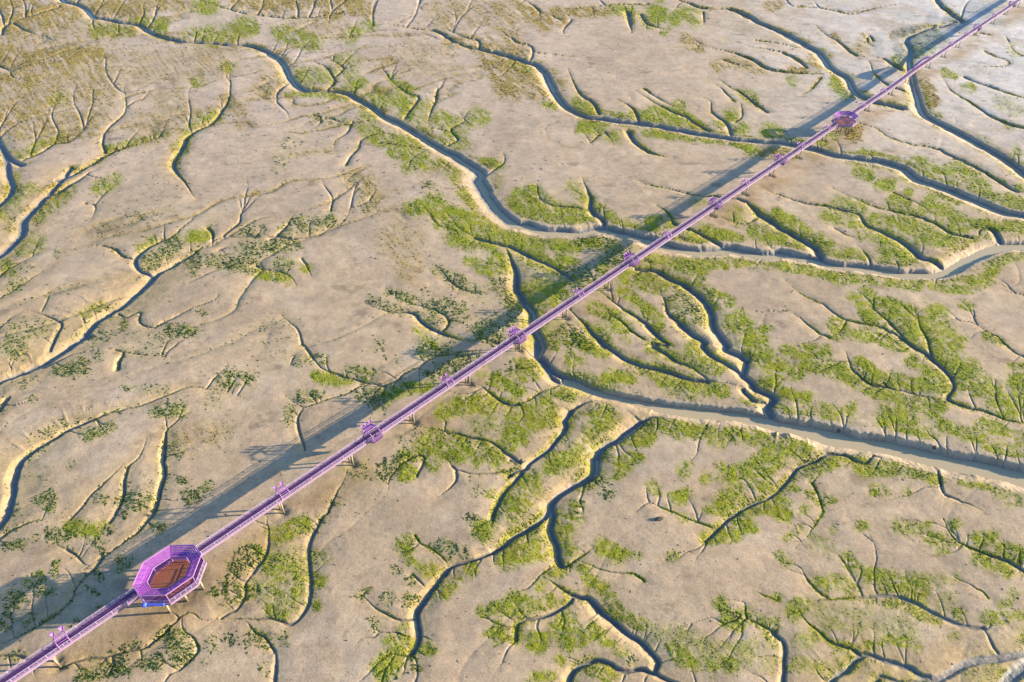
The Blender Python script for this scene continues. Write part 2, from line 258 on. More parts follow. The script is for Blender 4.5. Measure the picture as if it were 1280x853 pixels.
# vegetation: radius density kind : strokes     kinds g bright marsh grass, t dark tufts, o olive brown, s sparse
VEG = '''
150 .30 o : A1 100,120 300,150 500,60
190 .38 o : A1 150,430 420,380
120 .32 o : A1 60,600 250,560 420,560
90 .28 o : A1 650,330 900,330 1100,250
80 .30 o : A1 700,640 850,560
50 .85 o : A1 60,100 330,80
50 .85 o : A1 0,270 450,270
55 .8 o : A1 0,0 150,10
30 .8 g : A1 450,150 620,150
40 .8 o : A1 480,40 770,30
25 .8 g : A1 640,90 790,130
40 .8 o : A1 780,20 900,20
42 .9 g : A1 1000,30
40 .8 g : A1 930,180 1100,160 1200,120
40 .8 o : A1 1150,20 1280,20
50 .6 o : A1 0,400 150,380
40 .6 g : A1 300,470
28 .9 g : A1 930,395
34 .8 g : A1 1090,320
60 .45 o : A1 0,550 200,600
25 .6 g : A1 100,740 300,660
22 .6 g : A1 520,720 800,640
38 .5 o : A1 1100,500 1150,540
30 .6 g : A1 1040,560 920,640 850,740
40 .8 g : A2 120,180 280,190
35 .7 o : A2 20,20 330,10 500,30
30 .6 o : A2 330,70 550,50
30 .6 g : A2 560,120 450,190
40 .6 g : A2 100,150
45 .6 g : A2 230,380 340,370
50 .5 g : A2 430,290 470,340
25 .8 g : A2 450,420 530,400
45 1 g : A2 560,490 700,490 720,550
30 .8 g : A2 680,400 760,440
45 .6 g : A2 790,540 800,600
35 .7 g : A2 880,590 960,600
50 .6 g : A2 1050,580
40 .7 g : A2 1000,680 920,670
25 .7 g : A2 1100,780 1180,800
40 .6 g : A2 550,560
15 .7 g : A2 150,460 330,470 440,480
25 .6 t : A2 300,570 470,590
40 .8 g : A2 580,660 650,680 830,700
35 .8 g : A2 700,750 820,750
45 .7 g : A2 750,810 950,800
30 .7 g : A2 520,620 580,640
45 .5 o : A2 1000,190 1280,290
30 .6 o : A2 1100,300 1280,330
40 .6 o : A2 1200,370 1280,400
70 .35 o : A2 900,60 1250,60
50 .4 o : A2 1200,160 1280,200
35 .3 t : A2 100,790 200,640
80 .22 o : A2 760,260 900,300
60 .35 o : A2 60,430 80,380
60 .25 o : A2 200,120 400,130
25 .8 g : A3 0,320 110,340
60 .6 o : A3 0,420 60,400 150,420
25 .6 g : A3 180,510
40 1 g : A3 310,490 390,525
25 .8 g : A3 590,550
42 1 g : A3 650,570 830,585 890,600
20 .7 g : A3 450,545 540,560
30 .9 g : A3 340,605 440,610
35 .7 g : A3 500,650
25 1 g : A3 640,650 780,660
20 .8 g : A3 830,665 1000,690 1150,715
35 .8 g : A3 1160,720
30 .7 g : A3 800,520
35 .8 g : A3 1050,550
30 .7 g : A3 1000,600
30 .7 g : A3 1110,610
30 .8 g : A3 1220,640 1280,650
30 .6 g : A3 1120,450 1180,470
30 .7 g : A3 560,40 480,45
42 1 g : A3 650,70 710,70
30 1 g : A3 780,90 800,110
42 1 g : A3 850,70 880,90
20 .6 g : A3 750,150
30 .5 o : A3 850,205 930,225
30 .7 o : A3 200,60 450,60
40 .6 o : A3 50,60 160,110
30 .7 o : A3 250,110
20 .7 g : A3 700,10
30 .4 o : A3 1000,320 1200,330
50 .35 o : A3 20,100
35 .9 g : A4 370,400 410,440
25 .8 g : A4 680,280
30 .7 o : A4 790,380 840,500
18 .9 g : A4 900,345 950,360
25 .7 g : A4 1000,420
34 .9 g : A4 740,790 850,830
20 .7 g : A4 500,740 600,770
20 .8 g : A4 1210,615
25 .8 g : A4 1250,740
40 .6 g : A4 950,800 1040,840
40 .8 o : A4 420,580 440,670
40 .4 o : A4 480,230 520,200
20 .6 o : A4 660,180 800,130
40 .5 o : A4 240,310
25 .6 o : A4 160,340 200,340
25 .6 o : A4 350,180
30 .8 g : A4 480,830
40 .3 s : A4 1220,240
30 .4 s : A4 1240,540 1150,500
20 .6 g : A4 870,560
40 .8 g : A4 30,640
25 .5 g : A4 160,400
25 .7 o : A4 20,730 160,750
50 .5 g : A4 830,200 720,280
22 .8 g : A4 350,660 300,690
24 .5 o : A4 30,30 100,20
30 .9 g : B1 60,50 30,180
30 .6 g : B1 140,100 20,220
35 .6 g : B1 330,100 200,220
40 .5 g : B1 100,380 200,370
30 .8 g : B1 30,450 60,510
30 .6 g : B1 480,100 560,60
30 .4 t : B1 120,480
25 .5 t : B1 290,420
36 .9 t : B1 730,450 850,380
25 .9 t : B1 720,470
35 .9 g : B1 930,335 980,330
40 .9 t : B1 930,480 960,440
38 .95 t : B1 1050,460 1220,490
45 .9 t : B1 1200,400 1280,390
35 .6 t : B1 1200,300 1280,300
55 .6 t : B1 60,800 180,780
20 .6 g : B1 400,710 500,660
45 .4 t : B1 430,820 500,800
25 .9 t : B1 590,765
40 .8 t : B1 840,790 920,800
25 .5 t : B1 990,700
30 .3 t : B1 1020,250
30 .4 t : B1 1150,290
150 .13 t : B1 600,250 750,200
25 .6 g : B1 850,350
30 .5 t : B1 30,600 100,560
22 .5 g : B1 680,380 760,340
35 1 t : B2 170,290 350,260
35 1 t : B2 0,390 170,370
30 .8 t : B2 130,460
25 .8 g : B2 230,480
30 .9 g : B2 20,510 130,530
60 .4 o : B2 470,60 550,140
25 .6 t : B2 530,190
40 .9 g : B2 760,200 870,180
45 1 g : B2 880,230 960,250 1040,260
48 1 g : B2 1030,130 1050,170
45 .7 g : B2 960,40
50 .8 g : B2 950,320 1130,370
50 1 g : B2 1120,280 1280,340
50 1 g : B2 1170,460
30 .8 g : B2 1050,460 1100,480
25 .8 t : B2 880,500 1080,590
60 1 t : B2 1180,570 1250,640
25 .7 t : B2 640,600 780,650
30 .5 t : B2 560,640 700,700
45 .8 t : B2 860,690
40 .7 t : B2 900,680 1000,700
60 .8 t : B2 1200,750 1100,790
35 .8 g : B2 820,800 880,830
90 .25 o : B2 700,350
70 .3 o : B2 740,480
30 .6 t : B2 830,100
30 .4 t : B2 960,540 1100,640
40 .3 t : B2 800,600 1020,700
60 1 g : B3 60,170 150,210 350,240
30 .8 g : B3 100,120
30 .5 g : B3 290,80 350,140
30 .7 g : B3 430,190
20 .8 g : B3 470,230
45 1 g : B3 60,350 370,360
70 1 t : B3 430,370 520,430
50 .9 g : B3 80,430 200,480
60 1 g : B3 100,590 200,610
60 .9 t : B3 300,530 400,530
40 .9 g : B3 250,450
35 .7 g : B3 440,480 420,560
40 .7 g : B3 700,290 760,270
40 .9 g : B3 860,340 960,370
30 1 g : B3 920,300 1080,340
40 .5 g : B3 1090,230
40 .8 g : B3 1180,290 1280,330
35 .8 g : B3 650,440 750,460
40 1 g : B3 800,470 900,480
20 .9 g : B3 950,470 1050,465
25 1 g : B3 1120,455 1280,440
25 .8 g : B3 920,540
25 1 g : B3 960,580 1040,640
50 1 g : B3 540,530 720,560
70 1 t : B3 840,640 880,720
35 .7 t : B3 760,660
50 1 g : B3 1070,730 1180,800
20 .8 g : B3 1240,770
30 .8 g : B3 520,600 700,750
35 .8 g : B3 380,670 540,780
40 .6 g : B3 430,800
50 1 t : B3 200,770 320,830
40 .5 t : B3 700,780
30 .4 g : B3 900,160 960,150
25 .8 g : B3 340,320 250,330
30 .8 g : B4 470,10 510,25
26 .9 g : B4 570,75 640,100
20 .9 g : B4 710,120
35 .8 g : B4 640,170 760,200
40 1 g : B4 820,170 930,240 1000,270
20 .8 g : B4 850,120 950,150
30 1 g : B4 1000,265 1250,290
35 .9 g : B4 1060,60 1100,110
30 .9 g : B4 1120,150 1280,180
25 .7 g : B4 1250,100
25 .8 g : B4 860,10 1050,20
40 .6 g : B4 370,180 480,190
32 1 g : B4 100,220 150,240 230,310 330,370
35 .7 g : B4 50,330 180,350
35 .6 g : B4 340,400 480,420
26 .8 g : B4 340,240 480,270
30 .9 g : B4 560,245 650,260
45 1 g : B4 680,270 800,320 960,370
60 1 g : B4 600,360 680,420
25 .7 g : B4 740,430
25 .7 g : B4 490,320 560,310
33 1 g : B4 10,440 330,510 550,530 780,575
22 .9 g : B4 850,580 1020,600
40 1 g : B4 1030,560 1100,540
30 .9 g : B4 1120,500 1150,470
26 1 g : B4 1180,440 1280,410
20 .9 g : B4 970,665 1020,685
25 .6 g : B4 430,620 490,625
20 .7 g : B4 500,590 550,610
35 .9 g : B4 490,670 600,750
30 1 g : B4 570,650 720,690
55 1 g : B4 670,710 760,800
58 1 g : B4 820,720 870,800
40 .9 g : B4 880,830 940,853
40 .7 g : B4 350,750 400,790
35 .9 g : B4 480,800 640,830
22 .9 g : B4 30,775
40 1 g : B4 30,830
22 .8 g : B4 1090,820 1150,840
60 .6 t : C1 40,60
40 .8 t : C1 300,180 390,150
25 .6 t : C1 470,100
22 .9 t : C1 610,250
35 .35 t : C1 680,265 780,270
36 .8 t : C1 770,360 880,350
38 .7 t : C1 1090,220 1200,230
30 .8 t : C1 420,480 520,440
26 .6 t : C1 340,620
40 .7 t : C1 240,790
60 .25 t : C1 200,680
30 .7 t : C1 480,790
50 .7 t : C1 620,820 700,800
45 .35 t : C1 700,750
25 .8 t : C1 890,690
40 .7 t : C1 900,780 970,740
34 .4 t : C1 860,560
60 .3 t : C1 640,40 760,50
40 .3 t : C1 120,210
24 .5 t : C1 140,310
50 .3 t : C1 1040,300
70 .25 o : C1 900,490 1040,490
30 .3 t : C1 320,420 180,500
35 .8 t : C2 470,170 590,190
30 .5 t : C2 270,110 220,130
30 .9 g : C2 300,200 430,220
30 .9 t : C2 220,300 310,290
25 .5 t : C2 170,350 160,400
25 .6 t : C2 320,120
45 1 t : C2 520,300 620,290
35 .8 g : C2 660,280 840,250
40 1 t : C2 910,170 1060,120
26 .8 t : C2 840,190
40 .7 t : C2 830,60 900,50
25 .6 t : C2 600,50
40 .3 t : C2 680,120
35 .9 g : C2 1160,200 1270,270
20 .6 g : C2 1090,190
35 .7 t : C2 1240,130
50 .9 g : C2 910,370 1060,330
50 .9 g : C2 1100,350
60 .5 g : C2 1100,430
55 1 g : C2 860,510 1000,540
45 .9 g : C2 830,540
35 1 t : C2 620,660 690,600
38 .8 g : C2 700,590 740,570
40 .9 g : C2 720,650
40 .7 g : C2 870,620
40 .7 g : C2 1050,600
45 .8 g : C2 1100,540 1180,600
50 1 g : C2 1250,400 1250,520
50 .5 t : C2 540,640 480,660
40 .8 g : C2 1230,800 1270,780
50 .3 t : C2 1070,720
25 .8 g : C2 1150,760
26 .6 t : C2 380,800
40 .4 t : C2 780,480 700,520
32 .8 g : C3 50,120 130,190
40 .6 g : C3 30,170
80 1 g : C3 20,440
45 .9 g : C3 100,390 200,330
40 1 g : C3 180,400
30 .8 g : C3 240,300 300,290
65 1 g : C3 430,390 460,400
40 .8 g : C3 400,440 370,480
40 .7 g : C3 310,530
45 .8 g : C3 180,650 310,590
50 1 g : C3 80,720
40 .9 g : C3 40,810
40 1 g : C3 600,590 540,650
45 1 g : C3 660,490
40 1 g : C3 720,420 900,460 960,450
25 .7 g : C3 510,680
35 .6 t : C3 470,770
30 .8 t : C3 330,830
35 .7 g : C3 810,650
45 1 g : C3 800,770
30 .7 g : C3 690,740
25 .7 g : C3 930,680
45 1 g : C3 1010,510
50 .8 g : C3 1080,480 1190,480
45 .9 g : C3 1180,640 1020,660
60 1 g : C3 1060,770 1000,800
50 .8 g : C3 1200,700
48 .9 g : C3 1240,570
36 1 g : C3 280,20 430,70
40 .7 g : C3 200,40
40 .7 g : C3 290,120
30 .9 g : C3 470,180 570,190
26 .8 g : C3 640,170 720,220
30 .8 g : C3 740,200 880,240
32 .9 g : C3 930,240 1030,270
25 .6 g : C3 540,30
35 .6 g : C3 680,50 830,100
40 .8 g : C3 870,40 960,110
35 .7 g : C3 1000,150 900,130
60 1 g : C3 1170,40 1260,150
40 .7 g : C3 1230,230
50 1 g : C4 20,60 70,210
30 1 g : C4 140,60 260,85
40 .9 g : C4 110,140 180,170
35 1 g : C4 330,90
45 1 g : C4 240,150 400,170 560,260
25 .9 g : C4 480,120 540,170 620,220
40 1 g : C4 640,210 880,250
48 1 g : C4 600,280 700,330 820,360
30 .7 g : C4 440,355
40 .8 g : C4 640,390 720,420
35 .8 g : C4 880,430 1040,480
32 .9 g : C4 850,340
30 1 g : C4 740,110 880,210
28 .9 g : C4 620,10 700,50
45 1 g : C4 850,30 990,180
60 1 g : C4 1020,240 1200,350
60 .9 g : C4 1250,240
25 .8 g : C4 1250,150
42 .8 g : C4 1120,430 1240,500
20 .8 g : C4 1070,490
26 .6 g : C4 380,360 300,350
30 .9 g : C4 120,270 200,310
50 1 g : C4 50,540 220,540
60 1 g : C4 30,620
50 .9 g : C4 30,730
30 .9 g : C4 240,770 310,800
30 .8 g : C4 160,740
42 .8 g : C4 60,820
36 .8 g : C4 230,640 400,600
36 .9 g : C4 480,640 650,640
36 .7 g : C4 560,740
26 .7 g : C4 700,750
36 .7 g : C4 730,650 830,680
30 .8 g : C4 960,690 1120,720
34 .4 g : C4 1150,760 1230,800
30 .6 g : C4 440,610
24 .9 t : D1 240,10
25 .6 t : D1 160,150
36 .8 t : D1 270,140 340,130
45 .9 g : D1 380,110 470,120
32 .7 t : D1 480,190
30 .8 t : D1 610,40
22 .8 t : D1 530,125
32 .7 t : D1 30,200 80,180
20 .8 t : D1 270,270 280,325
30 .9 t : D1 140,360 200,330
40 .9 t : D1 30,500 80,430
32 .9 t : D1 20,560
36 .8 t : D1 210,390
26 .7 t : D1 570,250
26 .7 t : D1 480,330
26 .8 t : D1 430,415
36 .8 t : D1 770,110
25 .6 t : D1 640,270 580,300
30 .4 t : D1 130,540 110,570
26 .6 t : D1 350,570
26 .6 t : D1 490,490
25 .5 t : D1 600,690 660,670
46 .9 t : D1 820,630 850,730
36 .7 t : D1 690,770 750,770
20 .7 t : D1 900,670
42 .9 t : D1 410,830 580,790
35 .5 t : D1 1010,660
60 .85 t : D1 1100,420 1160,420
50 .8 t : D1 1210,220 1130,290
30 .5 t : D1 1100,640
42 .6 t : D1 1210,620 1280,650
25 .4 t : D1 980,740
32 .6 t : D1 1230,400 1270,420
70 .12 t : D1 500,600 420,560
52 1 g : D2 100,130 200,100
80 .85 g : D2 110,290 200,290
60 .7 g : D2 30,400 130,470
40 .8 g : D2 200,420
30 .8 g : D2 15,220
36 .9 g : D2 300,240
36 .9 g : D2 310,360
30 .8 g : D2 300,480
30 .6 t : D2 330,60
40 .6 t : D2 130,640
30 .6 t : D2 30,680 20,650
30 .6 t : D2 40,790
42 .7 g : D2 730,190
50 .9 g : D2 840,300
30 .7 g : D2 770,260
30 .6 t : D2 680,310
25 .8 t : D2 740,370
28 .8 t : D2 730,450
30 .6 t : D2 640,450
36 .7 t : D2 920,180 1010,230
25 .5 t : D2 860,190
46 1 g : D2 1120,110
30 .5 t : D2 1060,60
45 .8 g : D2 1250,50
50 .9 g : D2 660,670 740,690
52 .8 g : D2 640,800 630,720
30 .8 t : D2 760,770
30 .8 g : D2 830,690
36 .6 t : D2 580,560
25 .6 g : D2 720,590
30 .8 g : D2 900,440 990,360
36 .7 g : D2 1060,310
52 .9 g : D2 1240,250 1280,230
35 1 g : D2 1100,520 1240,490
45 .8 g : D2 1180,620
42 .8 g : D2 1270,470
25 .6 t : D2 500,440 540,410
30 .4 t : D2 680,820
52 1 g : D3 90,220 150,200
40 .8 g : D3 20,230
40 1 g : D3 280,110 260,180
42 .8 g : D3 300,30
32 .8 g : D3 280,230
32 .8 g : D3 30,20
46 1 g : D3 470,220 510,240
22 .6 g : D3 560,235 620,240
24 .6 g : D3 770,250
42 .9 g : D3 350,330 420,390
35 .8 g : D3 190,350
26 .7 g : D3 140,390
30 .8 g : D3 80,480 200,450
34 .7 g : D3 10,490
60 .95 g : D3 240,570 310,650
50 .9 g : D3 130,640
40 .9 g : D3 400,600
35 .8 g : D3 450,660
35 .5 g : D3 520,690
30 .7 g : D3 420,420 560,530 630,570
26 .8 g : D3 480,450
40 .7 g : D3 110,830 180,810
30 .6 g : D3 240,740
42 .6 g : D3 400,790 470,830
32 .6 t : D3 560,740
26 .5 g : D3 660,580
46 1 g : D3 1010,470 1070,550
30 .8 g : D3 1080,570
40 .7 g : D3 1160,530 1240,570
30 .9 g : D3 1230,630
60 .6 s : D3 830,640 1000,700 1150,720
40 .8 g : D3 780,680 880,760
52 .8 g : D3 950,770
52 .8 g : D3 1060,770
26 .6 g : D3 840,50
40 1 g : D3 960,20 1080,10
36 .9 g : D3 980,150 1060,120
40 .9 g : D3 1120,80
32 .8 g : D3 1180,30 1240,20
46 .5 s : D3 700,620 800,600
46 1 g : D4 40,15 100,15
26 .7 g : D4 220,20
25 .6 g : D4 130,150 190,110
26 .6 g : D4 80,240 120,270
26 .5 g : D4 360,110
40 .4 g : D4 260,180 340,210
24 .7 g : D4 500,95
42 .6 g : D4 680,110 740,120
30 .6 g : D4 800,80
32 .9 g : D4 810,150 940,175
26 .7 g : D4 880,215
30 .7 g : D4 950,90
36 .9 g : D4 1050,160 1130,150
48 1 g : D4 1190,210 1260,240
36 .9 g : D4 1050,245 1190,290
26 .8 g : D4 1200,320
48 .8 g : D4 320,370 420,390
50 1 g : D4 530,320 600,360 780,400
48 1 g : D4 620,360 720,400
40 1 g : D4 770,440
32 .7 g : D4 430,250 480,300
26 .8 g : D4 620,470 680,460
24 .7 g : D4 540,455
28 .8 g : D4 730,490 860,540
48 .5 s : D4 900,470
30 .7 g : D4 970,520
36 .7 g : D4 1110,530 1180,530
26 .6 g : D4 1180,460
26 .6 g : D4 1240,520
34 .5 s : D4 940,350 860,360
50 .5 s : D4 280,500 360,560
40 .7 g : D4 160,520 200,470
26 .6 g : D4 90,440
30 .7 g : D4 60,560
32 .7 g : D4 20,620 50,660
50 .5 s : D4 200,640
36 .6 g : D4 270,620
42 .5 g : D4 200,760 280,780
42 .5 s : D4 370,720
75 .45 s : D4 420,540 720,600
30 .8 g : D4 600,640 720,650
26 .7 g : D4 510,670 560,670
22 .6 g : D4 770,690
24 .5 g : D4 930,620
42 .5 s : D4 60,760
28 .6 g : D4 1220,410
44 .4 s : D4 1050,830 1150,840
'''
import bpy, math, random, heapq
import numpy as np

random.seed(7)
rng = np.random.default_rng(11)
sc = bpy.context.scene
col = sc.collection

# ================================================================ viewpoint (a drone 140 m over the flat)
F, HOR, CAMH = 853.0, -290.0, 140.0
TH = math.atan((426.5 - HOR) / F)
cT, sT = math.cos(TH), math.sin(TH)


def ground_xy(u, v, z=0.0):
    y = -(v - 426.5) / F
    t = (z - CAMH) / (y * cT - sT)
    return (u - 640.0) / F * t, (y * sT + cT) * t


def px_per_m(v):
    return cT * (v - HOR) / CAMH


AX0 = np.array([-95.80, 61.153])
AXD = np.array([0.69291, 0.72102])
AXN = np.array([-AXD[1], AXD[0]])
AXANG = math.atan2(AXD[1], AXD[0])
DECK = 4.65
SUN_EL, SUN_AZ = 12.5, 5.0      # degrees; azimuth from +X towards +Y


def axis(t, off=0.0):
    k = min(max((t - 430) / 60.0, 0), 1)
    p = AX0 + AXD * t + AXN * (off + 1.25 * k * k * (3 - 2 * k))
    return float(p[0]), float(p[1])


# ================================================================ noise
_T = {}


def vnoise(x, y, seed=0):
    if seed not in _T:
        _T[seed] = np.random.default_rng(1000 + seed).random((256, 256)).astype(np.float32)
    T = _T[seed]
    xi = np.floor(x).astype(np.int64)
    yi = np.floor(y).astype(np.int64)
    fx = (x - xi).astype(np.float32)
    fy = (y - yi).astype(np.float32)
    fx = fx * fx * fx * (fx * (fx * 6 - 15) + 10)
    fy = fy * fy * fy * (fy * (fy * 6 - 15) + 10)
    a, b = xi & 255, yi & 255
    a1, b1 = (xi + 1) & 255, (yi + 1) & 255
    top = T[a, b] * (1 - fx) + T[a1, b] * fx
    bot = T[a, b1] * (1 - fx) + T[a1, b1] * fx
    return (top * (1 - fy) + bot * fy) * 2 - 1


def fbm(x, y, oct=4, seed=0):
    s = 0
    a = 1.0
    n = 0
    for k in range(oct):
        s = s + a * vnoise(x * 2 ** k + 17.3 * k, y * 2 ** k - 9.1 * k, seed + k)
        n += a
        a *= 0.5
    return s / n


def sstep(a, b, x):
    t = np.clip((x - a) / (b - a), 0, 1)
    return t * t * (3 - 2 * t)


# ================================================================ terrain grid: one sheet, finer near the camera
ULO, UHI, VLO, VHI = -220, 1540, -60, 1040
uu = np.concatenate([[-6000, -3500, -2200, -1400, -900, -700, -520, -400, -320, -260, -235], np.arange(ULO, UHI + 1),
                     [1555, 1580, 1620, 1690, 1780, 1920, 2180, 2680, 3480, 4780, 7280]]).astype(np.float64)
vv = np.concatenate([[-288.5, -286, -281, -272, -258, -240, -218, -194, -170, -148, -128, -111, -97, -85, -76, -69, -64],
                     np.arange(VLO, VHI + 1), [1046, 1056, 1072, 1100, 1150, 1240, 1400, 1800, 3000]]).astype(np.float64)
IU0, IV0 = 11, 17
NU, NV = UHI - ULO + 1, VHI - VLO + 1
UF, VF = np.meshgrid(uu, vv)
XF, YF = ground_xy(UF, VF)
X = XF[IV0:IV0 + NV, IU0:IU0 + NU]
Y = YF[IV0:IV0 + NV, IU0:IU0 + NU]
U = UF[IV0:IV0 + NV, IU0:IU0 + NU]
V = VF[IV0:IV0 + NV, IU0:IU0 + NU]
S = px_per_m(V)

n_lo = fbm(X / 9, Y / 9, 3, 20)
n_mid = fbm(X / 2.6, Y / 2.6, 3, 30)
n_hi = vnoise(X / .8, Y / .8, 40)


def parse(text, nhead):
    out = []
    for line in text.strip().splitlines():
        head, body = line.split(':')
        pts = []
        tile = None
        for tok in body.split():
            if ',' in tok:
                a, b = tok.split(',')
                pts.append((tile[0] + float(a) * 330 / 1280., tile[1] + float(b) * 220 / 853.))
            else:
                tile = TILE[tok]
        out.append((head.split(), np.array(pts)))
    return out


def smooth_path(P, step=3.0, wig=0.0, seed=0, fq=1.0):
    if len(P) < 2:
        return P
    P = np.asarray(P, float)
    E = np.vstack([2 * P[0] - P[1], P, 2 * P[-1] - P[-2]])
    out = []
    for i in range(len(P) - 1):
        p0, p1, p2, p3 = E[i], E[i + 1], E[i + 2], E[i + 3]
        n = max(1, int(np.linalg.norm(p2 - p1) / step))
        for k in range(n):
            t = k / n
            out.append(.5 * ((2 * p1) + (-p0 + p2) * t + (2 * p0 - 5 * p1 + 4 * p2 - p3) * t * t + (-p0 + 3 * p1 - 3 * p2 + p3) * t ** 3))
    out.append(P[-1])
    Q = np.array(out)
    if wig > 0 and len(Q) > 3:
        T = np.gradient(Q, axis=0)
        T /= np.linalg.norm(T, axis=1)[:, None] + 1e-9
        N = np.stack([-T[:, 1], T[:, 0]], 1)
        r = np.random.default_rng(seed)
        w = vnoise(np.arange(len(Q)) * .45 * fq + r.random() * 200, np.zeros(len(Q)) + r.random() * 200, 77)
        w += .6 * vnoise(np.arange(len(Q)) * 1.1 * fq + r.random() * 200, np.zeros(len(Q)) + r.random() * 200, 78)
        Q = Q + N * (w * wig)[:, None]
    return Q


INC = np.zeros_like(X)        # incision of channels (<= 0)
SHO = np.zeros_like(X)        # broad sag of the flat beside a channel
RIM = np.full_like(X, 99.0)   # distance to the nearest channel, in half widths
DIST = np.full_like(X, 60.0)   # the same in sheet pixels
WET = np.zeros_like(X)


SDX, SDY = math.cos(math.radians(SUN_AZ)), math.sin(math.radians(SUN_AZ))
SML = np.zeros_like(X)
FLO = np.zeros_like(X)
BANK = np.zeros_like(X)       # bare margins of the big channels


def carve(Q, w0, w1, df, sf, dmax=2.6, rmin=26.0):
    n = len(Q)
    ws = np.linspace(w0, w1, n)
    f_ = np.linspace(0, 1, n)
    if min(w0, w1) <= 4.2:                    # a channel thins out towards its head
        if w0 <= w1:
            ws = ws * (.18 + .82 * sstep(0, .6, f_))
        else:
            ws = ws * (.18 + .82 * sstep(0, .6, 1 - f_))
    ws = ws * (1 + .16 * vnoise(np.arange(n) * .23 * min(1, 4 / max(w0, w1)) + Q[0][0], np.zeros(n) + Q[0][1], 88))
    gx_, gy_ = ground_xy(Q[:, 0], np.maximum(Q[:, 1], -200.))
    tx_, ty_ = np.gradient(gx_), np.gradient(gy_)
    if n > 5:
        for _ in range(2):
            tx_[1:-1] = (tx_[:-2] + 2 * tx_[1:-1] + tx_[2:]) / 4
            ty_[1:-1] = (ty_[:-2] + 2 * ty_[1:-1] + ty_[2:]) / 4
    tm_ = np.hypot(tx_, ty_) + 1e-9
    nx_ = (-ty_ * SDX + tx_ * SDY) / tm_            # left normal against the sun's azimuth
    for i in range(n - 1):
        a, b = Q[i], Q[i + 1]
        if not (-250 < a[0] < 1570 and -90 < a[1] < 1070):
            continue
        s = px_per_m(max(a[1], -80))
        h0, h1 = ws[i] * .5 / s, ws[i + 1] * .5 / s
        hm = max(h0, h1)
        D = min(.58 * (2 * hm) ** .75 * df + .06, dmax)
        D *= .72 + .28 * float(sstep(.25, 1.0, hm))
        if df < 1.04:
            D = min(D, 1.5)
        Wsh = (1.25 * hm + 1.3) * sf
        R = max(3.2 * Wsh, hm * 2.2 + 3.2 * D) * s * 1.08 + 3
        R = max(R, rmin)
        u0, u1 = int(min(a[0], b[0]) - R) - ULO, int(max(a[0], b[0]) + R) - ULO + 1
        v0, v1 = int(min(a[1], b[1]) - R) - VLO, int(max(a[1], b[1]) + R) - VLO + 1
        u0, v0 = max(u0, 0), max(v0, 0)
        if u1 <= u0 or v1 <= v0 or u0 >= NU or v0 >= NV:
            continue
        sl = (slice(v0, min(v1, NV)), slice(u0, min(u1, NU)))
        ax, ay = ground_xy(a[0], a[1])
        bx, by = ground_xy(b[0], b[1])
        dx, dy = bx - ax, by - ay
        L2 = dx * dx + dy * dy + 1e-9
        px, py = X[sl] - ax, Y[sl] - ay
        traw = (px * dx + py * dy) / L2
        t = np.clip(traw, 0, 1)
        d = np.hypot(px - t * dx, py - t * dy)
        h = h0 + (h1 - h0) * t
        side = np.tanh((dx * py - dy * px) / (math.sqrt(L2) * h * .35))
        sunward = np.clip(-side * (nx_[i] + (nx_[i + 1] - nx_[i]) * t), 0, 1)      # sun-facing bank made gentle, its broad lit slope put into the shape
        sunward = sunward ** .7 * (1 - sstep(.35, .8, np.abs(traw - t)))
        de = d * (1 + .10 * n_mid[sl]) + h * .06 * n_hi[sl] * np.clip(1.2 - .12 * h, .2, 1)
        q0 = de / h
        big = float(sstep(.35, 2.2, hm))
        q = de / (h + sunward * (2.1 * D + .35 * h * big))
        steep = 1 - sstep(.38, 1.0, q0)
        soft = np.clip(1 - q, 0, 1) ** 1.3
        inc = -D * (steep * (1 - sunward) + soft * sunward) * (1 + .10 * np.minimum(q0, 1))
        if hm > 1.5:
            BANK[sl] = np.maximum(BANK[sl], (1 - sstep(.4, 1.0, (d - h) / (1.1 + .75 * hm * (.45 + .9 * sunward)))) * float(sstep(1.5, 2.6, hm)))
        FLO[sl] = np.maximum(FLO[sl], (1 - sstep(.5, 1.05, q0)) * float(sstep(.12, .7, D)))
        SML[sl] = np.maximum(SML[sl], (1 - sstep(.35, .95, q0)) * (1 - float(sstep(.45, 1.0, hm))))
        q = q0
        INC[sl] = np.minimum(INC[sl], inc)
        SHO[sl] = np.minimum(SHO[sl], -(.26 * D + .06) * np.exp(-(de / (Wsh * (1 + .5 * sunward))) ** 2) * min(sf, 1.6))
        DIST[sl] = np.minimum(DIST[sl], (d - h) * s)
        RIM[sl] = np.minimum(RIM[sl], q)


paths = []
for k, (hd, P) in enumerate(parse(CREEKS, 4)):
    w0, w1, df, sf = map(float, hd)
    w0, w1 = [w_ * (.72 + .28 * min(1, max(0, (w_ - 3) / 5.))) for w_ in (w0, w1)]
    wm = (w0 + w1) / 2
    Q = smooth_path(P, 3.0, .07 * wm + .4, k, min(1.0, 3.6 / wm))
    paths.append((Q, w0, w1))
    carve(Q, w0, w1, df, sf)

